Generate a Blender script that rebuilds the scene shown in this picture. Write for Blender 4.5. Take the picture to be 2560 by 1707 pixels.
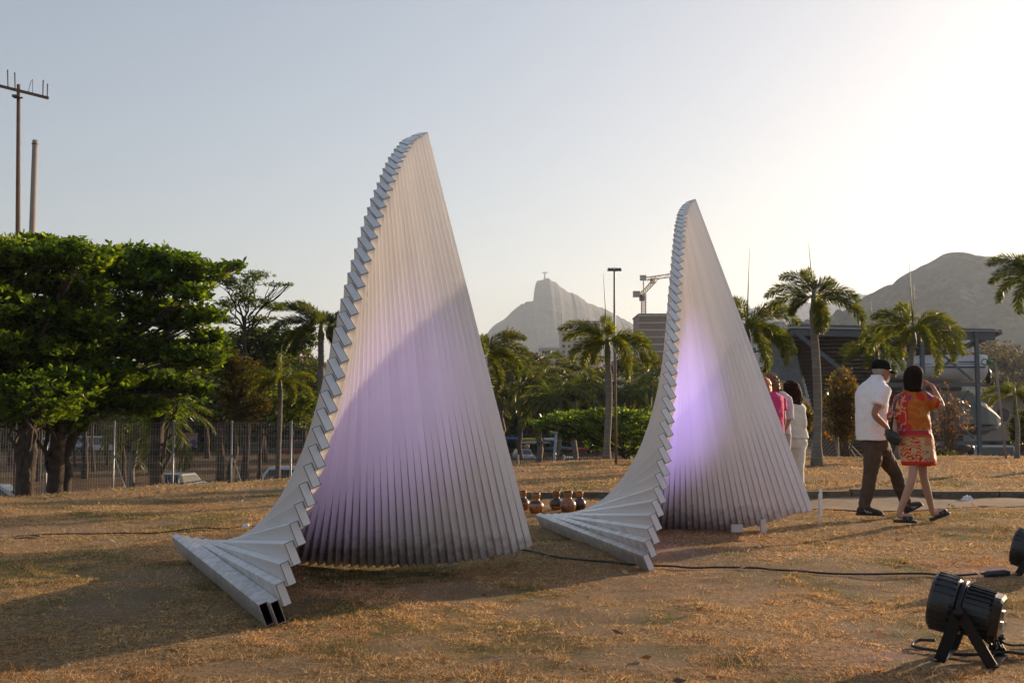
import bpy, math, random
import numpy as np
from mathutils import Vector, Matrix, noise
for _o in list(bpy.data.objects): bpy.data.objects.remove(_o)
S=bpy.context.scene; COL=S.collection; V=Vector; R=math.radians
# ---------------- camera ----------------
F=2720.0; CH=1.1; TH=math.atan((1043-853.5)/F)
cam=bpy.data.cameras.new('camera'); cam_o=bpy.data.objects.new('camera',cam); COL.objects.link(cam_o); S.camera=cam_o
cam_o.location=(0,0,CH); cam_o.rotation_euler=(math.pi/2+TH,0,0); cam.lens=36*F/2560; cam.sensor_width=36
cam.clip_start=0.05; cam.clip_end=40000
# ---------------- world and sun ----------------
AZ,EL=R(49),R(11.8)
W=bpy.data.worlds.new('World'); S.world=W; W.use_nodes=True
nt=W.node_tree; bg=nt.nodes['Background']; sky=nt.nodes.new('ShaderNodeTexSky'); sky.sky_type='NISHITA'
sky.sun_disc=False; sky.sun_elevation=EL; sky.sun_rotation=AZ; sky.altitude=0; sky.air_density=1.0; sky.dust_density=1.6; sky.ozone_density=1.0
gm=nt.nodes.new('ShaderNodeGamma'); gm.inputs[1].default_value=0.66; tw=nt.nodes.new('ShaderNodeVectorMath'); tw.operation='MULTIPLY'; tw.inputs[1].default_value=(1.93,1.81,1.80)
nt.links.new(sky.outputs[0],gm.inputs[0]); nt.links.new(gm.outputs[0],tw.inputs[0]); nt.links.new(tw.outputs[0],bg.inputs[0]); bg.inputs[1].default_value=0.080
sl=bpy.data.lights.new('sun','SUN'); sun=bpy.data.objects.new('sun',sl); COL.objects.link(sun)
sl.energy=5.0; sl.color=(1.0,0.72,0.46); sl.angle=R(0.8)
SD=V((math.sin(AZ)*math.cos(EL),math.cos(AZ)*math.cos(EL),math.sin(EL))); sun.rotation_euler=SD.to_track_quat('Z','Y').to_euler()
S.view_settings.view_transform='Standard'; S.view_settings.look='None'; S.view_settings.exposure=0.93; S.view_settings.gamma=1.0
S.view_settings.use_curve_mapping=False
S.cycles.use_denoising=True; S.cycles.max_bounces=8; S.cycles.transparent_max_bounces=16; S.cycles.volume_bounces=0
S.cycles.sample_clamp_indirect=8
rnd=random.Random(7); rng=np.random.default_rng(7)

# ---------------- helpers ----------------
def at(px,py,Y):
    """point at depth Y seen in direction (px,py) of the 2560x1707 frame"""
    X=(px-1280)/F; u=(853.5-py)/F
    ry=math.cos(TH)-u*math.sin(TH); rz=math.sin(TH)+u*math.cos(TH)
    return V((X/ry*Y,Y,CH+rz/ry*Y))
def smooth(e0,e1,x):
    t=np.clip((x-e0)/(e1-e0),0,1); return t*t*(3-2*t)
def crest(x):
    return np.interp(x,[-30,-7,-3.1,1,6,12,30],[13,15,20,24.5,27,28,28])
def zg(x,y):
    x=np.asarray(x,float); y=np.asarray(y,float)
    yc=crest(x)
    up=0.085*smooth(14.85,14.95,y)*smooth(-2.6,-1.4,x)+0.03*smooth(14,20,y)
    d=y-yc
    drop=0.35*smooth(0,3,d)+1.3*smooth(1.5,14,d)+1.65*smooth(6,30,d)
    b=0.02*np.sin(x*1.3+y*.7)*np.sin(y*.9-x*.4)+0.012*np.sin(x*3.1-y*2.2)
    return up-drop+b*smooth(3,6,y)
def zgf(x,y): return float(zg(x,y))
def ground(px,py):
    """ground point seen at a pixel"""
    Y=4.0
    while Y<400:
        p=at(px,py,Y)
        if p.z<=zgf(p.x,p.y): return V((p.x,p.y,zgf(p.x,p.y)))
        Y*=1.004
    return at(px,py,400)
def tag(o,label,cat,group=None,kind=None):
    if label: o['label']=label
    if cat: o['category']=cat
    if group: o['group']=group
    if kind: o['kind']=kind
    return o
def E(name,loc,label,cat,group=None,kind=None):
    o=bpy.data.objects.new(name,None); COL.objects.link(o); o.location=loc; o.empty_display_size=.1
    return tag(o,label,cat,group,kind)
def woff(p):
    v=V((0,0,0))
    while p is not None: v+=p.location; p=p.parent
    return v
def link(name,me,parent=None,loc=None):
    o=bpy.data.objects.new(name,me); COL.objects.link(o)
    if parent is not None: o.parent=parent
    return o
def mesh(name,v,f,mat,parent=None,smooth_=False,org=None):
    """v in world space"""
    off=woff(parent)
    o0=V(org)-off if org is not None else V((0,0,0))
    me=bpy.data.meshes.new(name); t=off+o0
    me.from_pydata([(p[0]-t.x,p[1]-t.y,p[2]-t.z) for p in v],[],f)
    mats=mat if isinstance(mat,(list,tuple)) else [mat]
    for m in mats: me.materials.append(m)
    if smooth_: me.polygons.foreach_set('use_smooth',[True]*len(me.polygons))
    me.update(); o=link(name,me,parent); o.location=o0
    return o
class MB:
    def __init__(s): s.v=[]; s.f=[]; s.mi=[]; s.m=0
    def add(s,v,f):
        n=len(s.v); s.v+= [V(p) for p in v]; s.f+=[tuple(i+n for i in q) for q in f]; s.mi+=[s.m]*len(f); return s
    def box(s,c,size,rot=None,M=None):
        c=V(c); h=V(size)/2; vs=[V((i*h.x,j*h.y,k*h.z)) for k in(-1,1) for i,j in((-1,-1),(1,-1),(1,1),(-1,1))]
        if rot is not None: vs=[rot@p for p in vs]
        return s.add([c+p for p in vs],[(3,2,1,0),(4,5,6,7),(0,1,5,4),(1,2,6,5),(2,3,7,6),(3,0,4,7)])
    def obox(s,a,b,w,h,side=None):
        a=V(a);b=V(b);d=(b-a).normalized(); up=V((0,0,1))
        if side is None:
            side=d.cross(up); side=side.normalized() if side.length>1e-4 else V((1,0,0))
        else: side=V(side); side=(side-d*side.dot(d)).normalized()
        u=side.cross(d)
        vs=[p+side*i*w/2+u*j*h/2 for p in(a,b) for i,j in((-1,-1),(1,-1),(1,1),(-1,1))]
        return s.add(vs,[(3,2,1,0),(4,5,6,7),(0,1,5,4),(1,2,6,5),(2,3,7,6),(3,0,4,7)])
    def cyl(s,a,b,r0,r1=None,n=12,cap=True):
        r1=r0 if r1 is None else r1; return s.tube([a,b],[r0,r1],n,cap)
    def tube(s,pts,rs,n=8,cap=True):
        pts=[V(p) for p in pts]
        if not isinstance(rs,(list,tuple)): rs=[rs]*len(pts)
        vs=[];fs=[]; ref=None
        for i,p in enumerate(pts):
            d=(pts[min(i+1,len(pts)-1)]-pts[max(i-1,0)])
            d=d.normalized() if d.length>1e-9 else V((0,0,1))
            if ref is None:
                ref=V((1,0,0)) if abs(d.x)<.8 else V((0,1,0))
            u=(ref-d*ref.dot(d)); u=u.normalized() if u.length>1e-6 else d.orthogonal().normalized(); ref=u; w=d.cross(u)
            for k in range(n):
                a=2*math.pi*k/n; vs.append(p+(u*math.cos(a)+w*math.sin(a))*rs[i])
        for i in range(len(pts)-1):
            for k in range(n):
                a=i*n+k;b=i*n+(k+1)%n; fs.append((a,b,b+n,a+n))
        if cap:
            fs.append(tuple(range(n-1,-1,-1))); fs.append(tuple(range((len(pts)-1)*n,len(pts)*n)))
        return s.add(vs,fs)
    def lathe(s,c,prof,n=24,axis=None,ref=None):
        c=V(c); ax=V(axis).normalized() if axis is not None else V((0,0,1))
        u=V(ref) if ref is not None else ax.orthogonal(); u=(u-ax*u.dot(ax)).normalized(); w=ax.cross(u)
        vs=[];fs=[]
        for r,h in prof:
            for k in range(n):
                a=2*math.pi*k/n; vs.append(c+ax*h+(u*math.cos(a)+w*math.sin(a))*r)
        for i in range(len(prof)-1):
            for k in range(n):
                a=i*n+k;b=i*n+(k+1)%n; fs.append((a,b,b+n,a+n))
        fs.append(tuple(range(n-1,-1,-1))); fs.append(tuple(range((len(prof)-1)*n,len(prof)*n)))
        return s.add(vs,fs)
    def loft(s,rings,n=20,e=2.0):
        """rings: (centre,u,v) closed"""
        vs=[];fs=[]
        for c,u,v in rings:
            c=V(c);u=V(u);v=V(v)
            for k in range(n):
                a=2*math.pi*k/n; ca,sa=math.cos(a),math.sin(a)
                vs.append(c+u*(abs(ca)**(2/e))*(1 if ca>=0 else -1)+v*(abs(sa)**(2/e))*(1 if sa>=0 else -1))
        for i in range(len(rings)-1):
            for k in range(n):
                a=i*n+k;b=i*n+(k+1)%n; fs.append((a,b,b+n,a+n))
        fs.append(tuple(range(n-1,-1,-1))); fs.append(tuple(range((len(rings)-1)*n,len(rings)*n)))
        return s.add(vs,fs)
    def ell(s,c,r,n=16,m=10,rot=None):
        c=V(c);vs=[];fs=[]
        for i in range(m+1):
            t=math.pi*i/m
            for k in range(n):
                a=2*math.pi*k/n; p=V((r[0]*math.sin(t)*math.cos(a),r[1]*math.sin(t)*math.sin(a),r[2]*math.cos(t)))
                if rot is not None: p=rot@p
                vs.append(c+p)
        for i in range(m):
            for k in range(n):
                a=i*n+k;b=i*n+(k+1)%n; fs.append((a+n,b+n,b,a))
        return s.add(vs,fs)
    def build(s,name,mat,parent=None,smooth_=False,org=None):
        o=mesh(name,s.v,s.f,mat,parent,smooth_,org)
        if isinstance(mat,(list,tuple)): o.data.polygons.foreach_set('material_index',s.mi)
        return o
def bez(pts,n=24):
    """smooth curve through points (Catmull-Rom)"""
    pts=[V(p) for p in pts]; P=[pts[0]*2-pts[1]]+pts+[pts[-1]*2-pts[-2]]; out=[]
    k=max(2,n//(len(pts)-1))
    for i in range(1,len(P)-2):
        for j in range(k):
            t=j/k; a,b,c,d=P[i-1],P[i],P[i+1],P[i+2]
            out.append(0.5*((2*b)+(c-a)*t+(2*a-5*b+4*c-d)*t*t+(3*b-a-3*c+d)*t**3))
    out.append(pts[-1]); return out
# ---------------- materials ----------------
def M(name,col,rough=.7,metal=0.,spec=.5,noise_=None,bump=None,sub=None):
    """noise_: (scale, colour2, lo, hi) ; bump: (scale,strength,distance)"""
    m=bpy.data.materials.new(name); m.use_nodes=True; n=m.node_tree; b=n.nodes['Principled BSDF']
    b.inputs['Base Color'].default_value=(*col,1); b.inputs['Roughness'].default_value=rough; b.inputs['Metallic'].default_value=metal
    b.inputs['Specular IOR Level'].default_value=spec
    tc=n.nodes.new('ShaderNodeTexCoord')
    if noise_:
        nz=n.nodes.new('ShaderNodeTexNoise'); nz.inputs['Scale'].default_value=noise_[0]; nz.inputs['Detail'].default_value=6; nz.inputs['Roughness'].default_value=.65
        n.links.new(tc.outputs['Object'],nz.inputs['Vector'])
        cr=n.nodes.new('ShaderNodeValToRGB'); cr.color_ramp.elements[0].position=noise_[2]; cr.color_ramp.elements[1].position=noise_[3]
        cr.color_ramp.elements[0].color=(*col,1); cr.color_ramp.elements[1].color=(*noise_[1],1)
        n.links.new(nz.outputs[0],cr.inputs[0]); n.links.new(cr.outputs[0],b.inputs['Base Color'])
    if bump:
        nb=n.nodes.new('ShaderNodeTexNoise'); nb.inputs['Scale'].default_value=bump[0]; nb.inputs['Detail'].default_value=5
        n.links.new(tc.outputs['Object'],nb.inputs['Vector']); bp=n.nodes.new('ShaderNodeBump'); bp.inputs['Strength'].default_value=bump[1]; bp.inputs['Distance'].default_value=bump[2]
        n.links.new(nb.outputs[0],bp.inputs['Height']); n.links.new(bp.outputs[0],b.inputs['Normal'])
    return m
def leafmat(name,trans=.5,rough=.5,tcol=(3.0,2.7,.7)):
    """leaf colour comes from a per-leaf colour attribute; thin leaves let light through"""
    m=bpy.data.materials.new(name); m.use_nodes=True; n=m.node_tree; b=n.nodes['Principled BSDF']; out=n.nodes['Material Output']
    at_=n.nodes.new('ShaderNodeAttribute'); at_.attribute_name='tint'
    n.links.new(at_.outputs['Color'],b.inputs['Base Color']); b.inputs['Roughness'].default_value=rough; b.inputs['Specular IOR Level'].default_value=.4
    t=n.nodes.new('ShaderNodeBsdfTranslucent'); mm=n.nodes.new('ShaderNodeVectorMath'); mm.operation='MULTIPLY'; mm.inputs[1].default_value=tcol
    n.links.new(at_.outputs['Color'],mm.inputs[0]); n.links.new(mm.outputs[0],t.inputs[0])
    mx=n.nodes.new('ShaderNodeMixShader'); mx.inputs[0].default_value=trans
    n.links.new(b.outputs[0],mx.inputs[1]); n.links.new(t.outputs[0],mx.inputs[2]); n.links.new(mx.outputs[0],out.inputs[0])
    return m
def quads(name,P,cols,mat,parent=None,tri=False):
    """P: (N,k,3) array of world-space leaf polygons, cols (N,3)"""
    N,k,_=P.shape; off=woff(parent)
    co=(P-np.array(off)).reshape(-1,3).astype(np.float32)
    me=bpy.data.meshes.new(name); me.vertices.add(N*k); me.vertices.foreach_set('co',co.ravel())
    me.loops.add(N*k); me.loops.foreach_set('vertex_index',np.arange(N*k,dtype=np.int32))
    me.polygons.add(N); me.polygons.foreach_set('loop_start',np.arange(0,N*k,k,dtype=np.int32)); me.polygons.foreach_set('loop_total',np.full(N,k,dtype=np.int32))
    a=me.color_attributes.new('tint','FLOAT_COLOR','POINT'); c4=np.ones((N*k,4),np.float32); c4[:,:3]=np.repeat(cols,k,axis=0); a.data.foreach_set('color',c4.ravel())
    me.materials.append(mat); me.update(); me.validate()
    return link(name,me,parent)
def norm(a): return a/np.maximum(np.linalg.norm(a,axis=-1,keepdims=True),1e-9)
def leafpoly(base,d,nrm,L,Wd,fold=.0):
    """diamond/obovate leaf quads from base along d"""
    d=norm(d); s=norm(np.cross(d,nrm)); n=np.cross(s,d); L=L[:,None]; Wd=Wd[:,None]
    m=base+d*L*.62
    return np.stack([base,m+s*Wd*.5+n*L*fold,base+d*L,m-s*Wd*.5+n*L*fold],1)
def tints(n,pal,w=None,var=.25):
    pal=np.array(pal,float); i=rng.choice(len(pal),n,p=w); c=pal[i]*(1+rng.uniform(-var,var,(n,1))); return np.clip(c,0,1)
# ================= ground =================
BAREP=[(1480,1535,.30,.16),(1400,1510,.3,.12),(1700,1462,.7,.16),(1560,1640,.3,.1),(1790,1418,.45,.2),(2140,1432,.4,.14),(2500,1560,.30,.2),(2200,1560,.22,.1),(1000,1600,.2,.1),(1150,1470,.3,.1),(2300,1640,.2,.08),(650,1640,.25,.08),(300,1500,.3,.12)]
GREENP=[(830,1517,.35,.10),(760,1512,.2,.07),(1310,1475,.25,.10),(1400,1508,.12,.06),(1180,1478,.2,.08),(1940,1693,.2,.05),(1260,1620,.2,.05),(1850,1650,.12,.04),(2250,1545,.25,.06),(2330,1575,.2,.05),(2270,1412,.2,.09),(2110,1460,.2,.06),(1830,1400,.4,.14),(2540,1505,.2,.05),(1620,1545,.16,.05),(1040,1400,.3,.12),(900,1430,.5,.12),(1650,1630,.12,.05)]
def _blobs(x,y,L):
    s=np.zeros(np.shape(x))
    for px,py,rx,ry in L:
        g=at(px,py,CH*F/(py-1043)); ry=ry*g.y*g.y/(CH*F/300*5)
        s=np.maximum(s,np.exp(-(((x-g.x)/(rx*1.3))**2+((y-g.y)/max(ry*6,.12))**2)))
    return s
def bareness(x,y):
    nz=(vnoise(x*3.1,y*3.1,41)-.5)*.7
    b=vnoise(x*.8+9,y*.8+3,8)*.65+vnoise(x*2.2,y*2.2,9)*.35
    return np.clip(np.maximum(smooth(.64,.80,b),smooth(.35,.75,_blobs(x,y,BAREP)+nz*.6)),0,1)
def greenness(x,y):
    return np.clip(np.maximum(smooth(.60,.75,patch(x,y)+(vnoise(x*6,y*6,42)-.5)*.3)*.8,smooth(.3,.8,_blobs(x,y,GREENP)+(vnoise(x*6,y*6,43)-.5)*.8)),0,1)
def vnoise(x,y,seed=0):
    xi=np.floor(x).astype(int); yi=np.floor(y).astype(int); xf=x-xi; yf=y-yi
    def h(a,b):
        v=np.sin(a*127.1+b*311.7+seed*74.7)*43758.5453; return v-np.floor(v)
    u=xf*xf*(3-2*xf); v=yf*yf*(3-2*yf)
    return (h(xi,yi)*(1-u)+h(xi+1,yi)*u)*(1-v)+(h(xi,yi+1)*(1-u)+h(xi+1,yi+1)*u)*v
def patch(x,y): return vnoise(x*.9+5,y*.9,5)*.6+vnoise(x*2.7,y*2.7,6)*.4
def ground_mat():
    m=bpy.data.materials.new('dry_ground'); m.use_nodes=True; n=m.node_tree; b=n.nodes['Principled BSDF']; b.inputs['Roughness'].default_value=.95; b.inputs['Specular IOR Level'].default_value=.1
    tc=n.nodes.new('ShaderNodeTexCoord')
    def nz(sc,det=6,r=.6,vec=None):
        x=n.nodes.new('ShaderNodeTexNoise'); x.inputs['Scale'].default_value=sc; x.inputs['Detail'].default_value=det; x.inputs['Roughness'].default_value=r
        n.links.new(vec if vec is not None else tc.outputs['Object'],x.inputs['Vector']); return x.outputs[0]
    def ramp(src,els):
        c=n.nodes.new('ShaderNodeValToRGB'); r=c.color_ramp
        while len(r.elements)<len(els): r.elements.new(.5)
        for e,(p,col) in zip(r.elements,els): e.position=p; e.color=(*col,1)
        n.links.new(src,c.inputs[0]); return c.outputs[0]
    def mix(f,a,b_):
        x=n.nodes.new('ShaderNodeMix'); x.data_type='RGBA'; n.links.new(f,x.inputs[0]); n.links.new(a,x.inputs[6]); n.links.new(b_,x.inputs[7]); return x.outputs[2]
    fine=ramp(nz(26,9,.8),[(.36,(.05,.03,.014)),(.48,(.25,.155,.07)),(.64,(.48,.325,.16))])
    def fib(ang,sc):
        mp=n.nodes.new('ShaderNodeMapping'); mp.inputs['Rotation'].default_value=(0,0,ang); mp.inputs['Scale'].default_value=(sc,sc*.11,sc*.3); n.links.new(tc.outputs['Object'],mp.inputs['Vector'])
        return nz(1.0,3,.6,mp.outputs[0])
    def mth(op,a,b_):
        x=n.nodes.new('ShaderNodeMath'); x.operation=op; n.links.new(a,x.inputs[0]); n.links.new(b_,x.inputs[1]); return x.outputs[0]
    fb=mth('MAXIMUM',mth('MAXIMUM',fib(.3,170),fib(1.5,150)),mth('MAXIMUM',fib(2.4,190),fib(.9,160)))
    fm=ramp(fb,[(.60,(0,0,0)),(.72,(1,1,1))]); straw=n.nodes.new('ShaderNodeRGB'); straw.outputs[0].default_value=(.60,.45,.27,1)
    sx_=n.nodes.new('ShaderNodeSeparateColor'); n.links.new(fm,sx_.inputs[0]); fine=mix(sx_.outputs[0],fine,straw.outputs[0])
    grn=ramp(nz(25,8,.7),[(.3,(.05,.06,.02)),(.7,(.20,.18,.07))])
    pa=n.nodes.new('ShaderNodeAttribute'); pa.attribute_name='patches'; ps=n.nodes.new('ShaderNodeSeparateColor'); n.links.new(pa.outputs['Color'],ps.inputs[0])
    c=mix(ps.outputs[1],fine,grn)
    bare=ramp(nz(60,6,.7),[(.3,(.22,.155,.10)),(.7,(.38,.28,.195))])
    c=mix(ps.outputs[0],c,bare)
    shaded_soil=ramp(nz(3,8,.7),[(.35,(.055,.035,.02)),(.65,(.15,.095,.05))]); c=mix(ps.outputs[2],c,shaded_soil)  # bare earth beyond the crest, with tree shade painted into its dark colour
    n.links.new(c,b.inputs['Base Color'])
    bp=n.nodes.new('ShaderNodeBump'); bp.inputs['Strength'].default_value=.9; bp.inputs['Distance'].default_value=.045; n.links.new(nz(24,8,.8),bp.inputs['Height']); n.links.new(bp.outputs[0],b.inputs['Normal'])
    return m
GM=ground_mat()
def axis(lo,hi,st,far):
    a=list(np.arange(lo,hi+1e-6,st)); p=hi; s=st
    while p<far: s*=1.32; p+=s; a.append(p)
    q=lo; s=st; b=[]
    while q>-far: s*=1.32; q-=s; b.append(q)
    return np.array(b[::-1]+a)
gx=axis(-15,15,.11,5200); _g=axis(16.2,46,.22,5200); gy=np.concatenate([[-300,-100,-30,-8,0,2],np.arange(3,16.1,.075),_g[_g>16.1]])
X,Y=np.meshgrid(gx,gy); Z=zg(X,Y)
near=(np.abs(X)<30)&(Y<50)&(Y>0)
def RZ(x,y): return ((vnoise(x*9,y*9,12)-.5)*.016+(vnoise(x*17,y*17,13)-.5)*.010)*(y<20)
Z=Z+np.where(near,(vnoise(X*1.7,Y*1.7,1)-.5)*.03+(vnoise(X*4.5,Y*4.5,2)-.5)*.012+RZ(X,Y),0)
def _unused(x,y): return (x>-2.6)&(y>14.6)&(y<15.3)
ny,nx=X.shape; idx=np.arange(nx*ny).reshape(ny,nx)
fs=np.stack([idx[:-1,:-1],idx[:-1,1:],idx[1:,1:],idx[1:,:-1]],-1).reshape(-1,4)
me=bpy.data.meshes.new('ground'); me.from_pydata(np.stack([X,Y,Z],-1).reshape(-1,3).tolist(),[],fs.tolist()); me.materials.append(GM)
me.polygons.foreach_set('use_smooth',[True]*len(me.polygons)); ca=me.color_attributes.new('patches','FLOAT_COLOR','POINT'); pc=np.zeros((nx*ny,4),np.float32); pc[:,0]=bareness(X,Y).ravel()*.6; pc[:,1]=greenness(X,Y).ravel(); pc[:,2]=smooth(1,6,Y-crest(X)).ravel(); pc[:,3]=1; ca.data.foreach_set('color',pc.ravel()); g_o=link('ground',me); g_o['kind']='structure'  # patches: bare, green, and ground past the crest with shade in its colour
def gnd(x,y):
    return zg(x,y)+(vnoise(x*1.7,y*1.7,1)-.5)*.03+(vnoise(x*4.5,y*4.5,2)-.5)*.012+RZ(x,y)
# sandy strip in front of the kerb
SM=M('sand_strip',(.16,.105,.06),.95,noise_=(4,(.25,.175,.11),.3,.7),bump=(40,.6,.02))
sx=np.arange(1.5,30,.3); v=[];f=[]
for i,x in enumerate(sx):
    for j in range(7):
        y=13.25+.25*math.sin(x*1.1)+(14.83-13.25-.25*math.sin(x*1.1))*j/6
        v.append((x,y,float(gnd(np.float64(x),np.float64(y)))+.012))
for i in range(len(sx)-1):
    for j in range(6): a=i*7+j; f.append((a,a+7,a+8,a+1))
tag(mesh('sandy_path',v,f,SM,smooth_=True),None,None,kind='structure')
# kerb of separate stones
KM=M('kerb_concrete',(.075,.058,.042),.9,noise_=(9,(.18,.145,.11),.3,.75),bump=(30,.5,.01))
kr=E('kerb',(0,14.88,0),'low weathered concrete kerb running along the sandy strip behind the walkers','kerb')
x=-2.4
while x<17:
    L=.98; mb=MB(); z0=float(gnd(np.float64(x+.5),np.float64(14.6)))
    mb.obox((x,14.88,z0+.035+rnd.uniform(-.006,.006)),(x+L,14.88+rnd.uniform(-.01,.01),z0+.035+rnd.uniform(-.006,.006)),.13,.13,side=(0,1,0)); mb.build('kerb_stone',KM,kr); x+=1.0
# ---- dry grass blades ----
def grass(N,y0,y1,lmin,lmax,wd,tilt,name,pal,sel=None,label=None):
    u=rng.random(N*2); y=y0*(y1/y0)**u if False else np.sqrt(y0*y0+u*(y1*y1-y0*y0))
    x=rng.uniform(-.5,.5,N*2)*y; 
    p=greenness(x,y); bare=bareness(x,y)
    keep=(rng.random(N*2)<np.clip(1.05-.8*bare,.05,1))&~((y>13.2)&(y<15.1)&(x>1.5))
    if sel is not None: keep&=sel(x,y,p)
    x=x[keep][:N];y=y[keep][:N];p=p[keep][:N];n=len(x)
    cl=vnoise(x*7,y*7,21)*.6+vnoise(x*16,y*16,22)*.4
    b=np.stack([x,y,gnd(x,y)-.004],1); a=rng.uniform(0,2*math.pi,n)
    el=np.abs(rng.normal(tilt[0],tilt[1],n)); L=rng.uniform(lmin,lmax,n)*(.6+.9*smooth(.4,.75,cl))
    d=np.stack([np.cos(a)*np.cos(el),np.sin(a)*np.cos(el),np.sin(el)],1)
    s=norm(np.cross(d,rng.normal(size=(n,3))))*(wd*rng.uniform(.6,1.5,n))[:,None]
    tip=b+d*L[:,None]; P=np.stack([b-s,b+s,tip],1)
    col=tints(n,pal)*(1+ .5*(vnoise(x*1.6+3,y*1.6,31)-.5))[:,None]*np.stack([np.ones(n),1-.12*smooth(.5,.8,vnoise(x*1.1,y*1.1+7,32)),1-.14*smooth(.5,.8,vnoise(x*1.1,y*1.1+7,32))],1)
    return quads(name,P,col,GRM),n
GRM=leafmat('grass_blades',.35,.7,(1.15,1.0,.7))
STRAW=[(.50,.32,.14),(.66,.46,.22),(.32,.185,.075),(.15,.09,.04),(.80,.62,.36)]
GREEN=[(.10,.12,.03),(.17,.17,.05),(.22,.2,.08)]
for nm,args in (('a',(260000,4.2,8.5,.012,.032,.0014,(.38,.4))),('b',(150000,8.5,15,.015,.045,.0022,(.35,.35))),('c',(110000,15,29,.03,.08,.004,(.45,.35)))):
    o,n=grass(*args,'dry_grass',STRAW); tag(o,{'a':'short dry straw-coloured grass covering the nearest ground','b':'short dry straw grass under and around the white sculptures','c':'dry grass on the rise behind the kerb'}[nm],'grass',kind='stuff')
gs=lambda x,y,p:(p>rng.random(len(p))*.9+.1)
o,n=grass(90000,4.2,17,.02,.055,.002,(.7,.4),'green_grass',GREEN,gs); tag(o,'sparse green tufts mixed into the dry lawn','grass',kind='stuff')
# long loose straws lying about
n=900; y=np.sqrt(rng.uniform(4.3**2,12**2,n)); x=rng.uniform(-.5,.5,n)*y; a=rng.uniform(0,6.28,n); L=rng.uniform(.08,.2,n)
b=np.stack([x,y,gnd(x,y)+.012],1); d=np.stack([np.cos(a),np.sin(a),rng.uniform(-.02,.2,n)],1); s=np.stack([-np.sin(a),np.cos(a),np.zeros(n)],1)*.0016
o=quads('straw_litter',np.stack([b-s,b+s,b+d*L[:,None]],1),tints(n,[(.7,.58,.4),(.6,.45,.28)]),GRM); tag(o,'loose pale straws scattered over the dry lawn','straw',kind='stuff')

n=420; y=np.sqrt(rng.uniform(4.3**2,20**2,n)); x=rng.uniform(-.5,.5,n)*y; a=rng.uniform(0,6.28,n); el=rng.uniform(-.1,.5,n)
b=np.stack([x,y,gnd(x,y)+.012],1); d=np.stack([np.cos(a)*np.cos(el),np.sin(a)*np.cos(el),np.sin(el)],1)
o=quads('leaf_litter',leafpoly(b,d,norm(np.array([0,0,1.])+rng.normal(0,.4,(n,3))),rng.uniform(.03,.075,n),rng.uniform(.02,.045,n)),tints(n,[(.20,.09,.04),(.12,.06,.03),(.30,.17,.08),(.5,.42,.3)]),GRM); tag(o,'small curled dead leaves scattered over the dry lawn','leaves',kind='stuff')
# ================= hills =================
HM=M('hill_vegetation',(.018,.022,.010),.95,noise_=(.03,(.06,.058,.032),.35,.7),bump=(.05,1,8))
ROCK=M('rock_face',(.04,.037,.032),.9,noise_=(.04,(.10,.09,.078),.3,.7))
def hill(name,sil,D,half,base=0,amp=6.,sc=.02,rock=None,seed=0,mat=HM):
    xs=np.array([at(px,py,D).x for px,py in sil]); zs=np.array([at(px,py,D).z for px,py in sil])
    X=np.arange(xs[0]-half*.6,xs[-1]+half*.6,max((xs[-1]-xs[0])/520,1.5)); H=np.interp(X,xs,zs,left=None)
    H=np.where(X<xs[0],zs[0]*np.clip(1-(xs[0]-X)/(half*.6),0,1),H); H=np.where(X>xs[-1],zs[-1]*np.clip(1-(X-xs[-1])/(half*.6),0,1),H)
    q_=X/(X[-1]-X[0]); H=H+amp*((vnoise(q_*60,q_*0,seed)-.5)*.5+(vnoise(q_*140,q_*0,seed+3)-.5)*.5+(vnoise(q_*300,q_*0,seed+5)-.5)*.35)*(H>0)
    T=np.linspace(-1,1,61); v=[];f=[]
    for j,t in enumerate(T):
        for i,xx in enumerate(X):
            k=max(0,1-abs(t)**1.7); yy=D+t*half
            nzv=(vnoise(np.float64(xx*sc+seed),np.float64(yy*sc),seed)-.5)*amp+(vnoise(np.float64(xx*sc*4),np.float64(yy*sc*4+seed),seed+1)-.5)*amp*.35
            v.append((xx,yy,H[i]*k+nzv*(.25+.75*(1-k)) -4))
    n=len(X)
    for j in range(60):
        for i in range(n-1): a=j*n+i; f.append((a,a+1,a+n+1,a+n))
    o=mesh(name,v,f,mat,smooth_=True,org=(X[n//2],D,0)); o['kind']='structure'
    if rock:
        o.data.materials.append(ROCK)
        for pl in o.data.polygons:
            c=v[f[pl.index][0]]; 
            if c[1]>D: continue
            px=1280+F*c[0]/c[1]; py=1043-F*(c[2]-CH)/c[1]
            for rx,ry,rw,rh in rock:
                if ((px-rx)/rw)**2+((py-ry)/rh)**2<1+.9*math.sin(px*.45+py*.12)*math.cos(py*.3): pl.material_index=1
    return o
DC=3000.
corc=[(1170,905),(1180,870),(1215,835),(1240,810),(1262,792),(1284,769),(1306,756),(1333,748),(1335,729),(1337,714),(1343,700),(1351,695),(1371,696),(1382,703),(1400,717),(1418,728),(1440,737),(1458,748),(1490,763),(1530,782),(1560,800),(1620,830),(1700,862),(1800,885)]
hill('mountain',corc,DC,700,amp=9,sc=.012,seed=3)
hill('hill',[(2155,748),(2182,728),(2236,700),(2267,682),(2288,663),(2333,644),(2357,637),(2375,641),(2402,634),(2439,640),(2472,650),(2499,668),(2560,706),(2700,780),(2900,860)],1150.,380,amp=9,sc=.03,seed=5,rock=[(2455,742,15,22),(2425,738,9,20)])
hill('hill',[(1900,812),(1950,798),(1980,792),(2001,797),(2061,777),(2079,782),(2107,768),(2137,762),(2180,770),(2260,800),(2400,850)],760.,120,amp=9,sc=.07,seed=8)
hill('hill',[(1700,800),(1850,775),(1900,765),(1960,748),(2000,752),(2060,758),(2110,742),(2140,731),(2170,742),(2300,790)],3300.,400,amp=14,sc=.01,seed=11)
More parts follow.
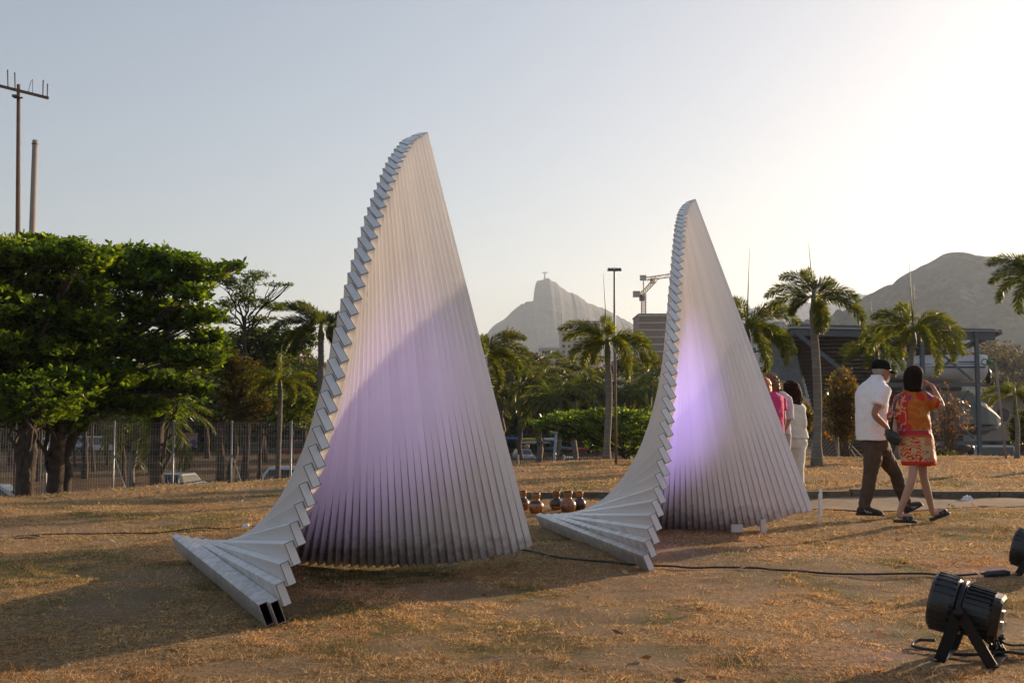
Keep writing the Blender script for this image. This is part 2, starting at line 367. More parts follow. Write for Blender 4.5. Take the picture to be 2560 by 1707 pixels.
# pale quarry scar on the near hill
# statue on the summit: pedestal, robe, outstretched arms, head
st=at(1362,696,DC); s=DC/F  # metres per pixel at that distance
sb=E('statue',(st.x,st.y,st.z-3),'tiny pale statue with outstretched arms on the distant mountain summit','statue')
CM=M('statue_stone',(.45,.43,.38),.8)
mb=MB(); mb.loft([((st.x,st.y,st.z-6),(4,0,0),(0,4,0)),((st.x,st.y,st.z+2.5),(3.2,0,0),(0,3.2,0))],4,20); mb.build('pedestal',CM,sb)
z0=st.z+2.5; mb=MB(); mb.loft([((st.x,st.y,z0),(2.6,0,0),(0,2,0)),((st.x,st.y,z0+7),(2.1,0,0),(0,1.5,0)),((st.x,st.y,z0+12.5),(2.6,0,0),(0,1.6,0)),((st.x,st.y,z0+14.2),(1.5,0,0),(0,1.2,0)),((st.x,st.y,z0+14.6),(.6,0,0),(0,.6,0))],12)
for i in(-1,1): mb.loft([((st.x+i*.6,st.y,z0+13.2),(0,0,1.6),(0,1,0)),((st.x+i*5,st.y,z0+13.3),(0,0,1.3),(0,.9,0)),((st.x+i*8.6,st.y,z0+13.5),(0,0,.8),(0,.35,0))],8)
mb.build('robe',CM,sb); mb=MB(); mb.ell((st.x,st.y,z0+15.9),(.95,.95,1.4)); mb.build('head',CM,sb)
# two thin aerials on the ridge
AM=M('dark_steel',(.08,.08,.08),.6)
for px,lab in ((1958,'left of two thin aerials on the far ridge'),(1963,'right of two thin aerials on the far ridge')):
    a=at(px,757,3200); b=at(px,690 if px==1958 else 694,3200); mb=MB(); mb.cyl(a-V((0,0,20)),b,1.2,.4,6); tag(mb.build('aerial',AM,org=a),lab,'aerial','aerials on the far ridge')

# ================= buildings =================
CON=M('concrete_wall',(.34,.31,.28),.9,noise_=(.4,(.42,.39,.35),.3,.7)); CREAM=M('cream_wall',(.50,.44,.35),.9,noise_=(.3,(.58,.52,.43),.3,.7))
GLS=M('dark_glass',(.03,.035,.04),.15); BRK=M('brick_infill',(.16,.10,.075),.9,noise_=(.8,(.24,.16,.12),.3,.7)); WHT=M('white_wall',(.6,.58,.55),.85,noise_=(.5,(.5,.47,.44),.4,.8))
def building(px0,px1,pytop,D,label,mat,floors=0,cols=0,depth=14,slabs=False,pybot=930,wsz=(.5,.45)):
    a=at(px0,pytop,D); b=at(px1,pybot,D); w=b.x-a.x; z1=a.z; z0=min(b.z,-4); c=V(((a.x+b.x)/2,D+depth/2,0))
    o=E('building',(c.x,D,z0),label,'building')
    mb=MB(); mb.box((c.x,c.y,(z0+z1)/2),(w,depth,z1-z0)); mb.build('wall',mat,o)
    mb=MB(); mb.box((c.x,c.y,z1+.25),(w+.6,depth+.6,.5)); mb.build('parapet',mat,o)
    if floors:
        zb=at(px0,pybot,D).z; fh=(z1-zb)/floors
        for i in range(floors):
            if slabs:
                mb=MB(); mb.box((c.x,D-.3,zb+fh*(i+1)-.35),(w+.5,1.1,.55)); mb.build('floor_slab',CON,o)
            for j in range(cols):
                cx=a.x+w*(j+.5)/cols; cz=zb+fh*(i+.45); ww=w/cols*wsz[0]; wh=fh*wsz[1]
                m2=MB(); m2.box((cx,D-.04,cz),(ww,.25,wh)); wo=m2.build('window',GLS if not slabs else BRK,o)
                if not slabs: m3=MB(); m3.box((cx,D-.12,cz-wh/2-.12),(ww*1.15,.5,.16)); m3.build('sill',mat,wo)
    return o
b1=building(1402,1430,828,430,'cream apartment block with roof tank left of the central palm',CREAM,7,2)
mb=MB(); p=at(1404,826,432); q=at(1428,826,432)
for k in range(6): mb.cyl((p.x+(q.x-p.x)*k/5,432,p.z),(p.x+(q.x-p.x)*k/5,432,p.z+1.4),.06,n=5)
mb.obox((p.x,432,p.z+1.4),(q.x,432,p.z+1.4),.1,.1); mb.build('railing',AM,b1); mb=MB(); p=at(1404,826,433); mb.cyl(p,p+V((0,0,7)),.08,n=5); mb.build('aerial_mast',AM,b1)
building(1430,1500,838,445,'cream stepped block beside the taller cream apartment block',CREAM,6,5)
building(1452,1500,805,520,'dark brick block rising behind the cream blocks',BRK,5,3,slabs=True)
bc=building(1598,1700,787,400,'unfinished brick and concrete block under the tower crane',BRK,8,6,depth=20,slabs=True,wsz=(.8,.6))
building(1350,1402,872,380,'low white building peeping over the park trees',WHT,2,3,pybot=900)
building(1560,1600,876,385,'low pale house beside the unfinished block',WHT,2,2,pybot=910)
building(1860,1945,838,210,'pale three-storey building with a grid of windows behind the palms',WHT,4,5,pybot=935,wsz=(.45,.55))
building(330,420,905,300,'faint white building glimpsed between the left trees',WHT,3,4)
building(640,720,862,300,'pale building showing through the thin tree crown',WHT,4,4)
building(1938,1965,805,560,'small hazy water tank block on the ridge',CON,2,2,pybot=820)
# tower cranes
CRM=M('crane_steel',(.55,.42,.28),.6); 
def lattice(mb,a,b,w,n,r=.08):
    a=V(a);b=V(b);d=(b-a).normalized(); s=d.cross(V((0,1,0))).normalized(); t=d.cross(s)
    cs=[s*w/2+t*w/2,s*w/2-t*w/2,-s*w/2-t*w/2,-s*w/2+t*w/2]
    for c in cs: mb.obox(a+c,b+c,r*2,r*2)
    for i in range(n):
        p=a.lerp(b,i/n); q=a.lerp(b,(i+1)/n)
        for k in range(4): mb.obox(p+cs[k],q+cs[(k+1)%4] if i%2 else q+cs[(k+3)%4],r*1.3,r*1.3)
def crane(pm,ptop,pj0,pj1,D,label,cab=True):
    base=at(*pm,D); top=at(*ptop,D); j0=at(*pj0,D-3); j1=at(*pj1,D-25)
    o=E('tower_crane',base,label,'crane','tower cranes over the unfinished block')
    mb=MB(); lattice(mb,base,top,1.6,16,.12); mb.build('mast',CRM,o)
    mb=MB(); lattice(mb,j0,j1,1.3,18,.11); mb.build('jib',CRM,o)
    mb=MB(); mb.box(j0.lerp(j1,.08)+V((0,0,-1.4)),(1.8,2.2,2.2)); mb.build('cab',AM,o)
    mb=MB(); mb.box(j0+V((-1.6,0,.4)),(2.6,2,2.2)); mb.build('counterweight',CON,o)
    mb=MB(); a=top+V((0,0,6)); mb.obox(top,a,.35,.35); mb.obox(a,j0,.1,.1); mb.obox(a,j0.lerp(j1,.7),.1,.1); mb.build('stay',CRM,o)
crane((1609,785),(1609,735),(1602,738),(1640,698),410,'luffing tower crane with raised jib above the unfinished block')
crane((1790,800),(1790,690),(1617,697),(1800,672),470,'second crane whose long jib reaches out behind the right sculpture')
# floodlight mast
GAL=M('galvanised_steel',(.30,.31,.32),.5,.6)
fb=at(1536,1000,95); ft=at(1536,676,95); o=E('floodlight_mast',(fb.x,95,zgf(fb.x,95)),'tall floodlight mast with a wide dark lamp head behind the central palm','lamp post')
mb=MB(); mb.cyl((fb.x,95,zgf(fb.x,95)),ft,.16,.09,10); mb.build('pole',GAL,o)
mb=MB(); mb.cyl(ft+V((-.62,0,0)),ft+V((.62,0,0)),.07,n=8); mb.box(ft+V((0,0,.02)),(1.0,.5,.1)); mb.build('crossarm',GAL,o)
for i in(-.46,-.18,.18,.46): mb=MB(); mb.box(ft+V((i,-.1,.06)),(.24,.5,.2),Matrix.Rotation(.35,3,'X')); mb.build('floodlight',AM,o)
mb=MB(); mb.cyl(ft,ft+V((0,0,.28)),.03,n=6); mb.build('lightning_rod',AM,o)
# wooden utility poles at left
WOOD=M('weathered_wood',(.12,.075,.05),.9,noise_=(3,(.18,.115,.08),.3,.7),bump=(12,.5,.01)); CPOLE=M('pole_concrete',(.26,.21,.18),.9,noise_=(1.5,(.33,.27,.23),.35,.7))
D=46; t=at(46.5,212,D); o=E('utility_pole',(t.x,D,zgf(t.x,D)),'tall brown wooden utility pole with a slanting crossarm','utility pole')
mb=MB(); mb.cyl((at(45,1200,D).x,D,zgf(t.x,D)),t,.15,.075,12); mb.build('pole',WOOD,o,True)
a=at(-14,212,D-.2); b=at(122,246,D-.2); mb=MB(); mb.obox(a,b,.09,.12); mb.build('crossarm',WOOD,o)
for x,h in((20,1.0),(38,.95),(107,.9),(118,.75)):
    u=(x+14)/136; p=a.lerp(b,u); mb=MB(); mb.cyl(p,p+V((-.04 if x<50 else 0,0,h*.75)),.025,.03,6); mb.ell(p+V((-.04 if x<50 else 0,0,h*.75)),(.035,.035,.06),6,4); mb.build('insulator_pin',AM,o)
p=a.lerp(b,.66); mb=MB(); mb.tube([p+V((-.1,0,0)),p+V((.0,0,.5)),p+V((.08,0,.62)),p+V((.1,0,.0))],.012,5); mb.build('wire_bracket',AM,o)
mb=MB(); mb.box(t+V((0,-.1,-.55)),(.34,.26,.1)); mb.box(t+V((.12,-.14,-.62)),(.3,.06,.06)); mb.build('clamp',AM,o)
D=40; t=at(88,351,D); o=E('concrete_pole',(t.x,D,zgf(t.x,D)),'bare grey concrete pole without a crossarm beside the wooden one','utility pole')
mb=MB(); mb.cyl((t.x-.02,D,zgf(t.x,D)),t,.16,.1,12); mb.build('pole',CPOLE,o,True); mb=MB(); mb.cyl(t-V((0,0,.16)),t-V((0,0,.12)),.115,n=12); mb.cyl(t+V((-.13,0,-.14)),t+V((-.1,0,-.14)),.02,n=6); mb.build('band',AM,o)
# ================= haze =================
hv=bpy.data.materials.new('haze'); hv.use_nodes=True; n=hv.node_tree; n.nodes.remove(n.nodes['Principled BSDF']); pv=n.nodes.new('ShaderNodeVolumePrincipled')
pv.inputs['Color'].default_value=(.66,.79,1.0,1); pv.inputs['Density'].default_value=1.5e-4; pv.inputs['Anisotropy'].default_value=.4
n.links.new(pv.outputs[0],n.nodes['Material Output'].inputs['Volume'])
mb=MB(); mb.box((0,0,(-14+430)/2),(17000,17000,444)); hz=mb.build('haze',hv); hz['kind']='stuff'
# ================= sculptures =================
SC={'1':dict(s=[0.8506, 0.3864, 0.3567],w=0.0503,A=[[-1.29,5.8,0.071],[-1.222,5.765,0.087],[-1.186,5.726,0.186],[-1.155,5.687,0.296],[-1.125,5.651,0.403],[-1.095,5.619,0.507],[-1.066,5.592,0.61],[-1.039,5.571,0.709],[-1.014,5.556,0.807],[-0.991,5.547,0.902],[-0.97,5.544,0.996],[-0.951,5.547,1.088],[-0.933,5.556,1.178],[-0.917,5.569,1.266],[-0.903,5.588,1.352],[-0.889,5.61,1.437],[-0.877,5.635,1.52],[-0.864,5.664,1.601],[-0.853,5.695,1.68],[-0.841,5.729,1.758],[-0.83,5.764,1.834],[-0.819,5.802,1.907],[-0.807,5.841,1.979],[-0.796,5.881,2.049],[-0.785,5.924,2.117],[-0.774,5.969,2.182],[-0.763,6.016,2.246],[-0.752,6.065,2.308],[-0.741,6.117,2.368],[-0.731,6.172,2.426],[-0.722,6.23,2.481],[-0.712,6.29,2.535],[-0.704,6.353,2.586],[-0.695,6.419,2.635],[-0.686,6.487,2.682],[-0.677,6.557,2.726],[-0.668,6.629,2.768],[-0.659,6.701,2.807],[-0.648,6.774,2.844],[-0.637,6.848,2.878],[-0.625,6.923,2.909],[-0.612,6.999,2.938],[-0.6,7.078,2.965]],B=[[-2.639,8.66,0.122],[-2.545,8.604,0.114],[-2.457,8.56,0.107],[-2.374,8.524,0.1],[-2.295,8.494,0.093],[-2.219,8.47,0.087],[-2.146,8.448,0.081],[-2.074,8.429,0.076],[-2.004,8.412,0.071],[-1.934,8.396,0.066],[-1.866,8.38,0.062],[-1.798,8.365,0.058],[-1.73,8.35,0.054],[-1.663,8.336,0.05],[-1.597,8.322,0.047],[-1.53,8.308,0.044],[-1.465,8.296,0.041],[-1.399,8.284,0.038],[-1.335,8.274,0.036],[-1.271,8.264,0.034],[-1.207,8.256,0.032],[-1.144,8.248,0.031],[-1.082,8.242,0.03],[-1.02,8.237,0.03],[-0.959,8.232,0.03],[-0.898,8.228,0.03],[-0.837,8.224,0.031],[-0.777,8.22,0.033],[-0.716,8.216,0.035],[-0.656,8.211,0.038],[-0.596,8.205,0.042],[-0.535,8.199,0.046],[-0.475,8.19,0.052],[-0.414,8.181,0.058],[-0.353,8.17,0.065],[-0.292,8.159,0.073],[-0.231,8.146,0.082],[-0.171,8.134,0.091],[-0.111,8.123,0.102],[-0.053,8.114,0.113],[0.003,8.109,0.126],[0.057,8.111,0.138],[0.106,8.121,0.152]]),
'2':dict(s=[0.8936, 0.1962, 0.4038],w=0.0534,A=[[0.977,7.872,0.068],[0.995,7.864,0.164],[1.012,7.859,0.26],[1.029,7.858,0.356],[1.045,7.861,0.451],[1.06,7.868,0.547],[1.075,7.879,0.642],[1.089,7.894,0.736],[1.102,7.912,0.831],[1.114,7.934,0.924],[1.127,7.96,1.017],[1.138,7.988,1.11],[1.15,8.019,1.201],[1.162,8.053,1.291],[1.173,8.09,1.38],[1.185,8.129,1.468],[1.197,8.171,1.553],[1.209,8.215,1.638],[1.221,8.261,1.72],[1.234,8.31,1.801],[1.247,8.361,1.88],[1.26,8.414,1.957],[1.273,8.469,2.033],[1.287,8.526,2.106],[1.302,8.586,2.178],[1.316,8.649,2.248],[1.331,8.714,2.316],[1.346,8.781,2.382],[1.361,8.852,2.447],[1.377,8.924,2.509],[1.393,8.999,2.57],[1.409,9.076,2.629],[1.426,9.156,2.685],[1.443,9.237,2.739],[1.462,9.321,2.79],[1.481,9.405,2.839],[1.501,9.49,2.885],[1.523,9.575,2.928],[1.546,9.659,2.968],[1.571,9.742,3.004],[1.598,9.823,3.039],[1.626,9.9,3.071],[1.656,9.972,3.102]],B=[[0.282,10.977,0.039],[0.357,10.958,0.039],[0.425,10.949,0.04],[0.489,10.947,0.043],[0.55,10.95,0.046],[0.609,10.956,0.049],[0.666,10.962,0.052],[0.724,10.968,0.054],[0.782,10.972,0.056],[0.84,10.975,0.057],[0.899,10.975,0.056],[0.959,10.973,0.055],[1.021,10.968,0.053],[1.083,10.962,0.05],[1.146,10.953,0.047],[1.21,10.943,0.042],[1.275,10.931,0.037],[1.34,10.919,0.032],[1.405,10.905,0.027],[1.471,10.892,0.021],[1.536,10.879,0.016],[1.601,10.865,0.012],[1.666,10.852,0.008],[1.73,10.84,0.005],[1.793,10.828,0.004],[1.855,10.816,0.003],[1.917,10.804,0.004],[1.978,10.793,0.007],[2.038,10.781,0.011],[2.098,10.768,0.018],[2.156,10.755,0.026],[2.215,10.741,0.036],[2.272,10.725,0.048],[2.33,10.707,0.061],[2.387,10.688,0.077],[2.444,10.668,0.093],[2.501,10.645,0.111],[2.558,10.622,0.129],[2.615,10.598,0.148],[2.672,10.574,0.167],[2.728,10.552,0.185],[2.784,10.533,0.202],[2.838,10.52,0.218]]),
}
def paint_mat(name,base,dirt):
    m=bpy.data.materials.new(name); m.use_nodes=True; n=m.node_tree; b=n.nodes['Principled BSDF']; b.inputs['Roughness'].default_value=.38; b.inputs['Specular IOR Level'].default_value=.5
    geo=n.nodes.new('ShaderNodeNewGeometry'); sp=n.nodes.new('ShaderNodeSeparateXYZ'); n.links.new(geo.outputs['Position'],sp.inputs[0])
    nz=n.nodes.new('ShaderNodeTexNoise'); nz.inputs['Scale'].default_value=11; nz.inputs['Detail'].default_value=8; nz.inputs['Roughness'].default_value=.75; n.links.new(geo.outputs['Position'],nz.inputs['Vector'])
    # splashed soil near the ground
    ad=n.nodes.new('ShaderNodeMath'); ad.operation='MULTIPLY_ADD'; ad.inputs[1].default_value=.55; ad.inputs[2].default_value=-.27; n.links.new(nz.outputs[0],ad.inputs[0])
    su=n.nodes.new('ShaderNodeMath'); su.operation='SUBTRACT'; n.links.new(sp.outputs['Z'],su.inputs[0]); n.links.new(ad.outputs[0],su.inputs[1])
    mr=n.nodes.new('ShaderNodeMapRange'); mr.inputs[1].default_value=.04; mr.inputs[2].default_value=.26; mr.inputs[3].default_value=.75; mr.inputs[4].default_value=0; n.links.new(su.outputs[0],mr.inputs[0])
    nz2=n.nodes.new('ShaderNodeTexNoise'); nz2.inputs['Scale'].default_value=2.2; nz2.inputs['Detail'].default_value=9; nz2.inputs['Roughness'].default_value=.7; n.links.new(geo.outputs['Position'],nz2.inputs['Vector'])
    cr=n.nodes.new('ShaderNodeValToRGB'); cr.color_ramp.elements[0].position=.3; cr.color_ramp.elements[1].position=.62; cr.color_ramp.elements[0].color=(*[c*.955 for c in base],1); cr.color_ramp.elements[1].color=(*base,1)
    n.links.new(nz2.outputs[0],cr.inputs[0])
    mx=n.nodes.new('ShaderNodeMix'); mx.data_type='RGBA'; n.links.new(mr.outputs[0],mx.inputs[0]); n.links.new(cr.outputs[0],mx.inputs[6]); mx.inputs[7].default_value=(*dirt,1)
    oi=n.nodes.new('ShaderNodeObjectInfo'); om=n.nodes.new('ShaderNodeMapRange'); om.inputs[3].default_value=.90; om.inputs[4].default_value=1.0; n.links.new(oi.outputs['Random'],om.inputs[0]); vm=n.nodes.new('ShaderNodeVectorMath'); vm.operation='SCALE'; n.links.new(mx.outputs[2],vm.inputs[0]); n.links.new(om.outputs[0],vm.inputs['Scale']); n.links.new(vm.outputs[0],b.inputs['Base Color'])
    rr=n.nodes.new('ShaderNodeMapRange'); rr.inputs[3].default_value=.28; rr.inputs[4].default_value=.55; n.links.new(nz.outputs[0],rr.inputs[0]); n.links.new(rr.outputs[0],b.inputs['Roughness'])
    bp=n.nodes.new('ShaderNodeBump'); bp.inputs['Strength'].default_value=.05; bp.inputs['Distance'].default_value=.008; n.links.new(nz2.outputs[0],bp.inputs['Height']); n.links.new(bp.outputs[0],b.inputs['Normal'])
    return m
PW=paint_mat('white_paint',(.82,.82,.84),(.20,.15,.11)); SEAM=M('dark_sealant',(.05,.05,.055),.8); INS=M('bare_tube_inside',(.07,.055,.05),.6,.3)
CAPM=M('end_cap_paint',(.70,.71,.73),.3,noise_=(7,(.60,.61,.63),.35,.75))
def sculpture(nm,label,LH,open_n):
    D=SC[nm]; s=V(D['s']); w=D['w']; n=len(D['A']); base=(V(D['B'][0])+V(D['B'][-1]))/2
    o=E('twisted_sculpture',(base.x,base.y,0),label,'sculpture','white twisted sculptures on the lawn')
    for k,(a,b) in enumerate(zip(D['A'],D['B'])):
        a=V(a);b=V(b)
        if k<14: b.z=max(b.z,.082-.003*max(0,k-6))
        d=(a-b).normalized(); a+=d*rnd.uniform(-.004,.004); b+=d*rnd.uniform(-.010,.010); l=-(s.cross(d)).normalized(); jl=l*rnd.uniform(-.0022,.0022); a+=jl; b-=jl*.6; ss=d.cross(l); t=w-.0025; h=LH
        c=.016
        # outline in the (d,l) plane, B end with rounded corners
        out=[(b,c,-h/2),(a,0,-h/2),(a,0,h/2),(b,c,h/2),(b,.3*c,h/2-.3*c),(b,0,h/2-c),(b,0,-h/2+c),(b,.3*c,-h/2+.3*c)]
        pr=[p+d*u+l*v for p,u,v in out]
        if k<open_n:
            mb=MB(); th=.004
            A1=[a+ss*i*t/2+l*j*h/2 for i,j in((-1,-1),(1,-1),(1,1),(-1,1))]; A2=[a+ss*i*(t/2-th)+l*j*(h/2-th) for i,j in((-1,-1),(1,-1),(1,1),(-1,1))]
            B1=[b+ss*i*t/2+l*j*h/2 for i,j in((-1,-1),(1,-1),(1,1),(-1,1))]; B2=[p-d*.9 for p in A2]
            mb.add(A1+A2+B1+B2,[(0,1,5,4),(1,2,6,5),(2,3,7,6),(3,0,4,7),(8,9,1,0),(9,10,2,1),(10,11,3,2),(11,8,0,3),(11,10,9,8)])
            mb.m=1; mb.f+=[(4,5,13,12),(5,6,14,13),(6,7,15,14),(7,4,12,15),(12,13,14,15)]; mb.mi+=[1]*5
            bo=mb.build('beam',[PW,INS],o)
            if k==0:   # two dark slots low on the outer face of the first tube
                for pxh in(532,551):
                    q=min((b.lerp(a,i/400)-ss*t/2-l*h*.28 for i in range(400)),key=lambda p:abs(1280+F*p.x/p.y-pxh)); mb=MB(); mb.obox(q-d*.055,q+d*.05,.003,.026,side=ss); mb.build('slot',INS,bo)
        else:
            v=[p-ss*t/2 for p in pr]+[p+ss*t/2 for p in pr]; m=len(pr)
            f=[tuple(range(m)),tuple(range(2*m-1,m-1,-1))]+[(i+m,(i+1)%m+m,(i+1)%m,i) for i in range(m)]
            bo=mesh('beam',v,f,PW,o)
            bv=bo.modifiers.new('bevel','BEVEL'); bv.width=.0022; bv.segments=2; bv.limit_method='ANGLE'
            mb=MB(); mb.obox(a,a+d*.0012,t-.0005,h-.0005,side=ss); mb.m=1; mb.obox(a+d*.0012,a+d*.003,t-.007,h-.007,side=ss); mb.build('end_cap',[SEAM,CAPM],bo)
    return o
s1=sculpture('1','larger white twisted fan sculpture, nearer and left, two bottom tubes open and dark',.125,2)
s2=sculpture('2','white twisted fan sculpture standing further back beside the people, all tubes capped',.125,0)
FT=M('pale_block',(.6,.56,.52),.8)
def foot(par,px,py0,py1,w,mat):
    g=ground(px,py1); t=at(px,py0,g.y); mb=MB(); mb.box(((g.x),g.y,(t.z+g.z)/2),(w,.05,t.z-g.z)); mb.build('foot',mat,par)
foot(s1,1231,1384,1402,.036,M('wood_block',(.3,.17,.09),.8)); foot(s2,1908,1297,1333,.05,FT); foot(s2,1842,1310,1330,.11,FT); foot(s1,905,1392,1401,.12,M('stone_block',(.09,.08,.07),.9))
# ================= LED floodlights =================
BLK=M('black_plastic',(.018,.018,.020),.38,noise_=(25,(.035,.032,.03),.4,.8)); BLM=M('black_metal',(.02,.02,.022),.32,.6); RUB=M('black_rubber',(.012,.012,.012),.6)
BACK=M('rear_plate',(.035,.03,.027),.28,.5); STL=M('bare_steel',(.5,.5,.5),.3,1.)
LEN=bpy.data.materials.new('lit_lens'); LEN.use_nodes=True; LEN.node_tree.nodes['Principled BSDF'].inputs['Emission Color'].default_value=(.42,.2,1,1); LEN.node_tree.nodes['Principled BSDF'].inputs['Emission Strength'].default_value=6
def par_light(c,aim,label,gy,power,spot=R(46),blend=.9):
    c=V(c); ax=(V(aim)-c); ax.normalize(); u=V((0,0,1))-ax*ax.z; u.normalize(); sd=ax.cross(u)
    o=E('stage_floodlight',(c.x,c.y,zgf(c.x,c.y)),label,'floodlight','black LED floodlights on the lawn')
    mb=MB(); mb.lathe(c,[(.108,.022),(.118,.03),(.129,.05),(.131,.09),(.127,.125),(.117,.14),(.112,.138),(.108,.12)],40,ax,u)
    for k in range(24):
        a=2*math.pi*k/24; q=u*math.cos(a)+sd*math.sin(a); mb.obox(c+ax*.035+q*.128,c+ax*.128+q*.130,.008,.008,side=ax.cross(q))
    mb.build('front_housing',BLK,o,False)
    mb=MB(); mb.lathe(c,[(.104,.0),(.122,.0),(.124,.012),(.122,.022),(.104,.022)],40,ax,u); mb.build('clamp_ring',BLM,o,True)
    mb=MB(); mb.lathe(c,[(.106,-.002),(.106,-.11),(.098,-.125)],28,ax,u)
    for k in range(28):
        a=2*math.pi*k/28; q=u*math.cos(a)+sd*math.sin(a); mb.obox(c-ax*.008+q*.108,c-ax*.122+q*.104,.005,.018,side=ax.cross(q))
    mb.build('heat_sink',BLK,o)
    mb=MB(); mb.loft([(c-ax*.122,u*.10,sd*.10),(c-ax*.15,u*.098,sd*.098),(c-ax*.16,u*.085,sd*.085)],16,5); mb.build('rear_plate',BACK,o)
    mb=MB(); mb.box(c-ax*.162+u*.02,(.012,.05,.03),Matrix((ax,sd,u)).transposed()); mb.box(c-ax*.162-u*.03,(.014,.03,.03),Matrix((ax,sd,u)).transposed()); mb.build('control_panel',STL,o)
    mb=MB(); mb.lathe(c,[(.106,.118),(.106,.122)],32,ax,u); mb.build('lens',LEN,o)
    # double yoke: two bars each side
    for sg in(-1,1):
        p=c+sd*sg*.148
        mb=MB(); mb.cyl(c+sd*sg*.12,c+sd*sg*.168,.022,n=12); mb.build('knob',BLM,o,True)
        for ln,lx in((-1,.085),(1,-.115)):
            hx=V((ax.x,ax.y,0)).normalized(); e=p+hx*lx*1.0*(1 if ln<0 else 1.15); e.z=gy+.012
            mb=MB(); mb.obox(p+V((0,0,.01)),e,.048,.006,side=hx); mb.build('yoke_leg',BLM,o)
    for lx in(.085,-.132):
        hx=V((ax.x,ax.y,0)).normalized(); e0=c-sd*.148+hx*lx; e1=c+sd*.148+hx*lx; e0.z=e1.z=gy+.012; mb=MB(); mb.obox(e0,e1,.05,.006); mb.build('yoke_base',BLM,o)
    l=bpy.data.lights.new('led_beam','SPOT'); lo=bpy.data.objects.new('led_beam',l); COL.objects.link(lo); lo.location=c+ax*.16-woff(o); lo.parent=o
    l.energy=power; l.color=(.52,.34,1.0); l.spot_size=spot; l.spot_blend=blend; l.shadow_soft_size=.09; lo.rotation_euler=(-ax).to_track_quat('Z','Y').to_euler()
    return o
c1=at(2411,1519,5.0); g1=zgf(c1.x,c1.y)
par_light(c1,(-1.15,7.0,1.0),'black LED floodlight on a double yoke, nearest the camera at lower right',g1,66,R(42),1.0)
c2=at(2588,1378,7.6); par_light(c2,(1.75,8.9,.72),'black LED floodlight cut off by the right edge of the picture',zgf(c2.x,c2.y),165,R(50),1.0)
# ---- cables ----
def cable(pts,r,label,par=None,name='power_cable',mat=RUB,lift=0.008):
    P=[]
    for q in pts:
        g=ground(q[0],q[1]); g.z=float(gnd(np.float64(g.x),np.float64(g.y)))+r+lift+(q[2] if len(q)>2 else 0); P.append(g)
    mb=MB(); mb.tube(bez(P,len(P)*6),r,8); o=mb.build(name,mat,par,True); 
    if label: tag(o,label,'cable')
    return o
z=lambda x,y,h=0:(1100+x/1.96,1350+y/1.96,h)
cable([z(250,40),z(310,60),z(430,68),z(560,95),z(700,112),z(830,122),z(950,132),z(1040,141),z(1140,144),z(1240,148),z(1350,149),z(1470,148),z(1560,153),z(1640,158),z(1760,170),z(1900,180),z(2100,187),z(2352,191),z(2500,190),z(2640,187),z(2720,180),z(2780,172)],.0075,'thick black cable crossing the lawn from the left sculpture to the right-edge floodlight')
g=ground(2493,1444); mb=MB(); mb.loft([(g+V((-.09,0,.02)),(0,.016,0),(0,0,.014)),(g+V((-.06,0,.025)),(0,.03,0),(0,0,.024)),(g+V((.05,.01,.03)),(0,.032,0),(0,0,.026)),(g+V((.09,.01,.03)),(0,.014,0),(0,0,.014))],12,3); tag(mb.build('cable_connector',BLK,None,False,org=g),'black plastic cable connector lying beside the right-edge floodlight','connector')
z=lambda x,y,h=0:(2160+x/3.852,1300+y/3.852,h)
cable([z(1700,1350),z(1541,1343),z(1380,1338),z(1150,1330),z(1020,1326),z(900,1318),z(780,1298),z(680,1278),z(560,1262),z(480,1243),z(466,1222),z(490,1206,.006),z(540,1200,.01),z(610,1205,.01),z(690,1215,.01)],.0075,'black cable looping round the feet of the nearest floodlight')
cable([z(1240,1190,.05),z(1300,1230,.015),z(1400,1252),z(1541,1250),z(1700,1255)],.006,'upper thin black cable leading from the nearest floodlight out of the frame')
cable([z(1210,1240,.03),z(1290,1285),z(1400,1300),z(1541,1314),z(1700,1320)],.006,'lower thin black cable leading from the nearest floodlight out of the frame')
def coil(cx,cy,cz,r,n,par,name,mat,tr,sq=.5):
    P=[]
    for i in range(n*14+1):
        a=i/14*2*math.pi; P.append(V((cx+math.cos(a)*r*(1+.06*math.sin(a*.37)),cy+.01*math.sin(a*.5)*2,cz+math.sin(a)*r*sq+.006*math.sin(a*.61))))
    mb=MB(); mb.tube(P,tr,6); return mb.build(name,mat,par,True)
ca=at(2160+1330/3.852,1300+1010/3.852,5.02); o=coil(ca.x-.012,ca.y,ca.z,.026,3,None,'wire_coil',STL,.0022,1.5); tag(o,'small coil of thin pale wire hanging behind the nearest floodlight','wire')
ca=at(2160+1300/3.852,1300+1170/3.852,5.0)
mb=MB()
for i in range(5):
    P=[ca+V((rnd.uniform(-.05,.03),rnd.uniform(-.04,.04),rnd.uniform(-.03,.03))) for _ in range(6)]; P[0]=c1-V((-.11,0.02,.08))
    mb.tube(bez(P,30),.005,6)
tag(mb.build('cable_tangle',RUB,None,True,org=P[1]),'tangled loops of black cable bunched behind the nearest floodlight','cable')
z=lambda x,y:(x/2.613,1250+y/2.613)
cable([z(-60,256),z(0,255),z(60,246),z(130,240),z(200,240),z(262,247),z(230,258),z(160,264),z(105,262),z(95,252),z(150,245),z(260,236),z(330,234),z(450,233),z(620,228),z(780,222),z(950,222),z(1100,214),z(1300,203),z(1450,201),z(1590,190),z(1700,184)],.0055,'thin dark cable snaking across the dry grass behind the left sculpture')
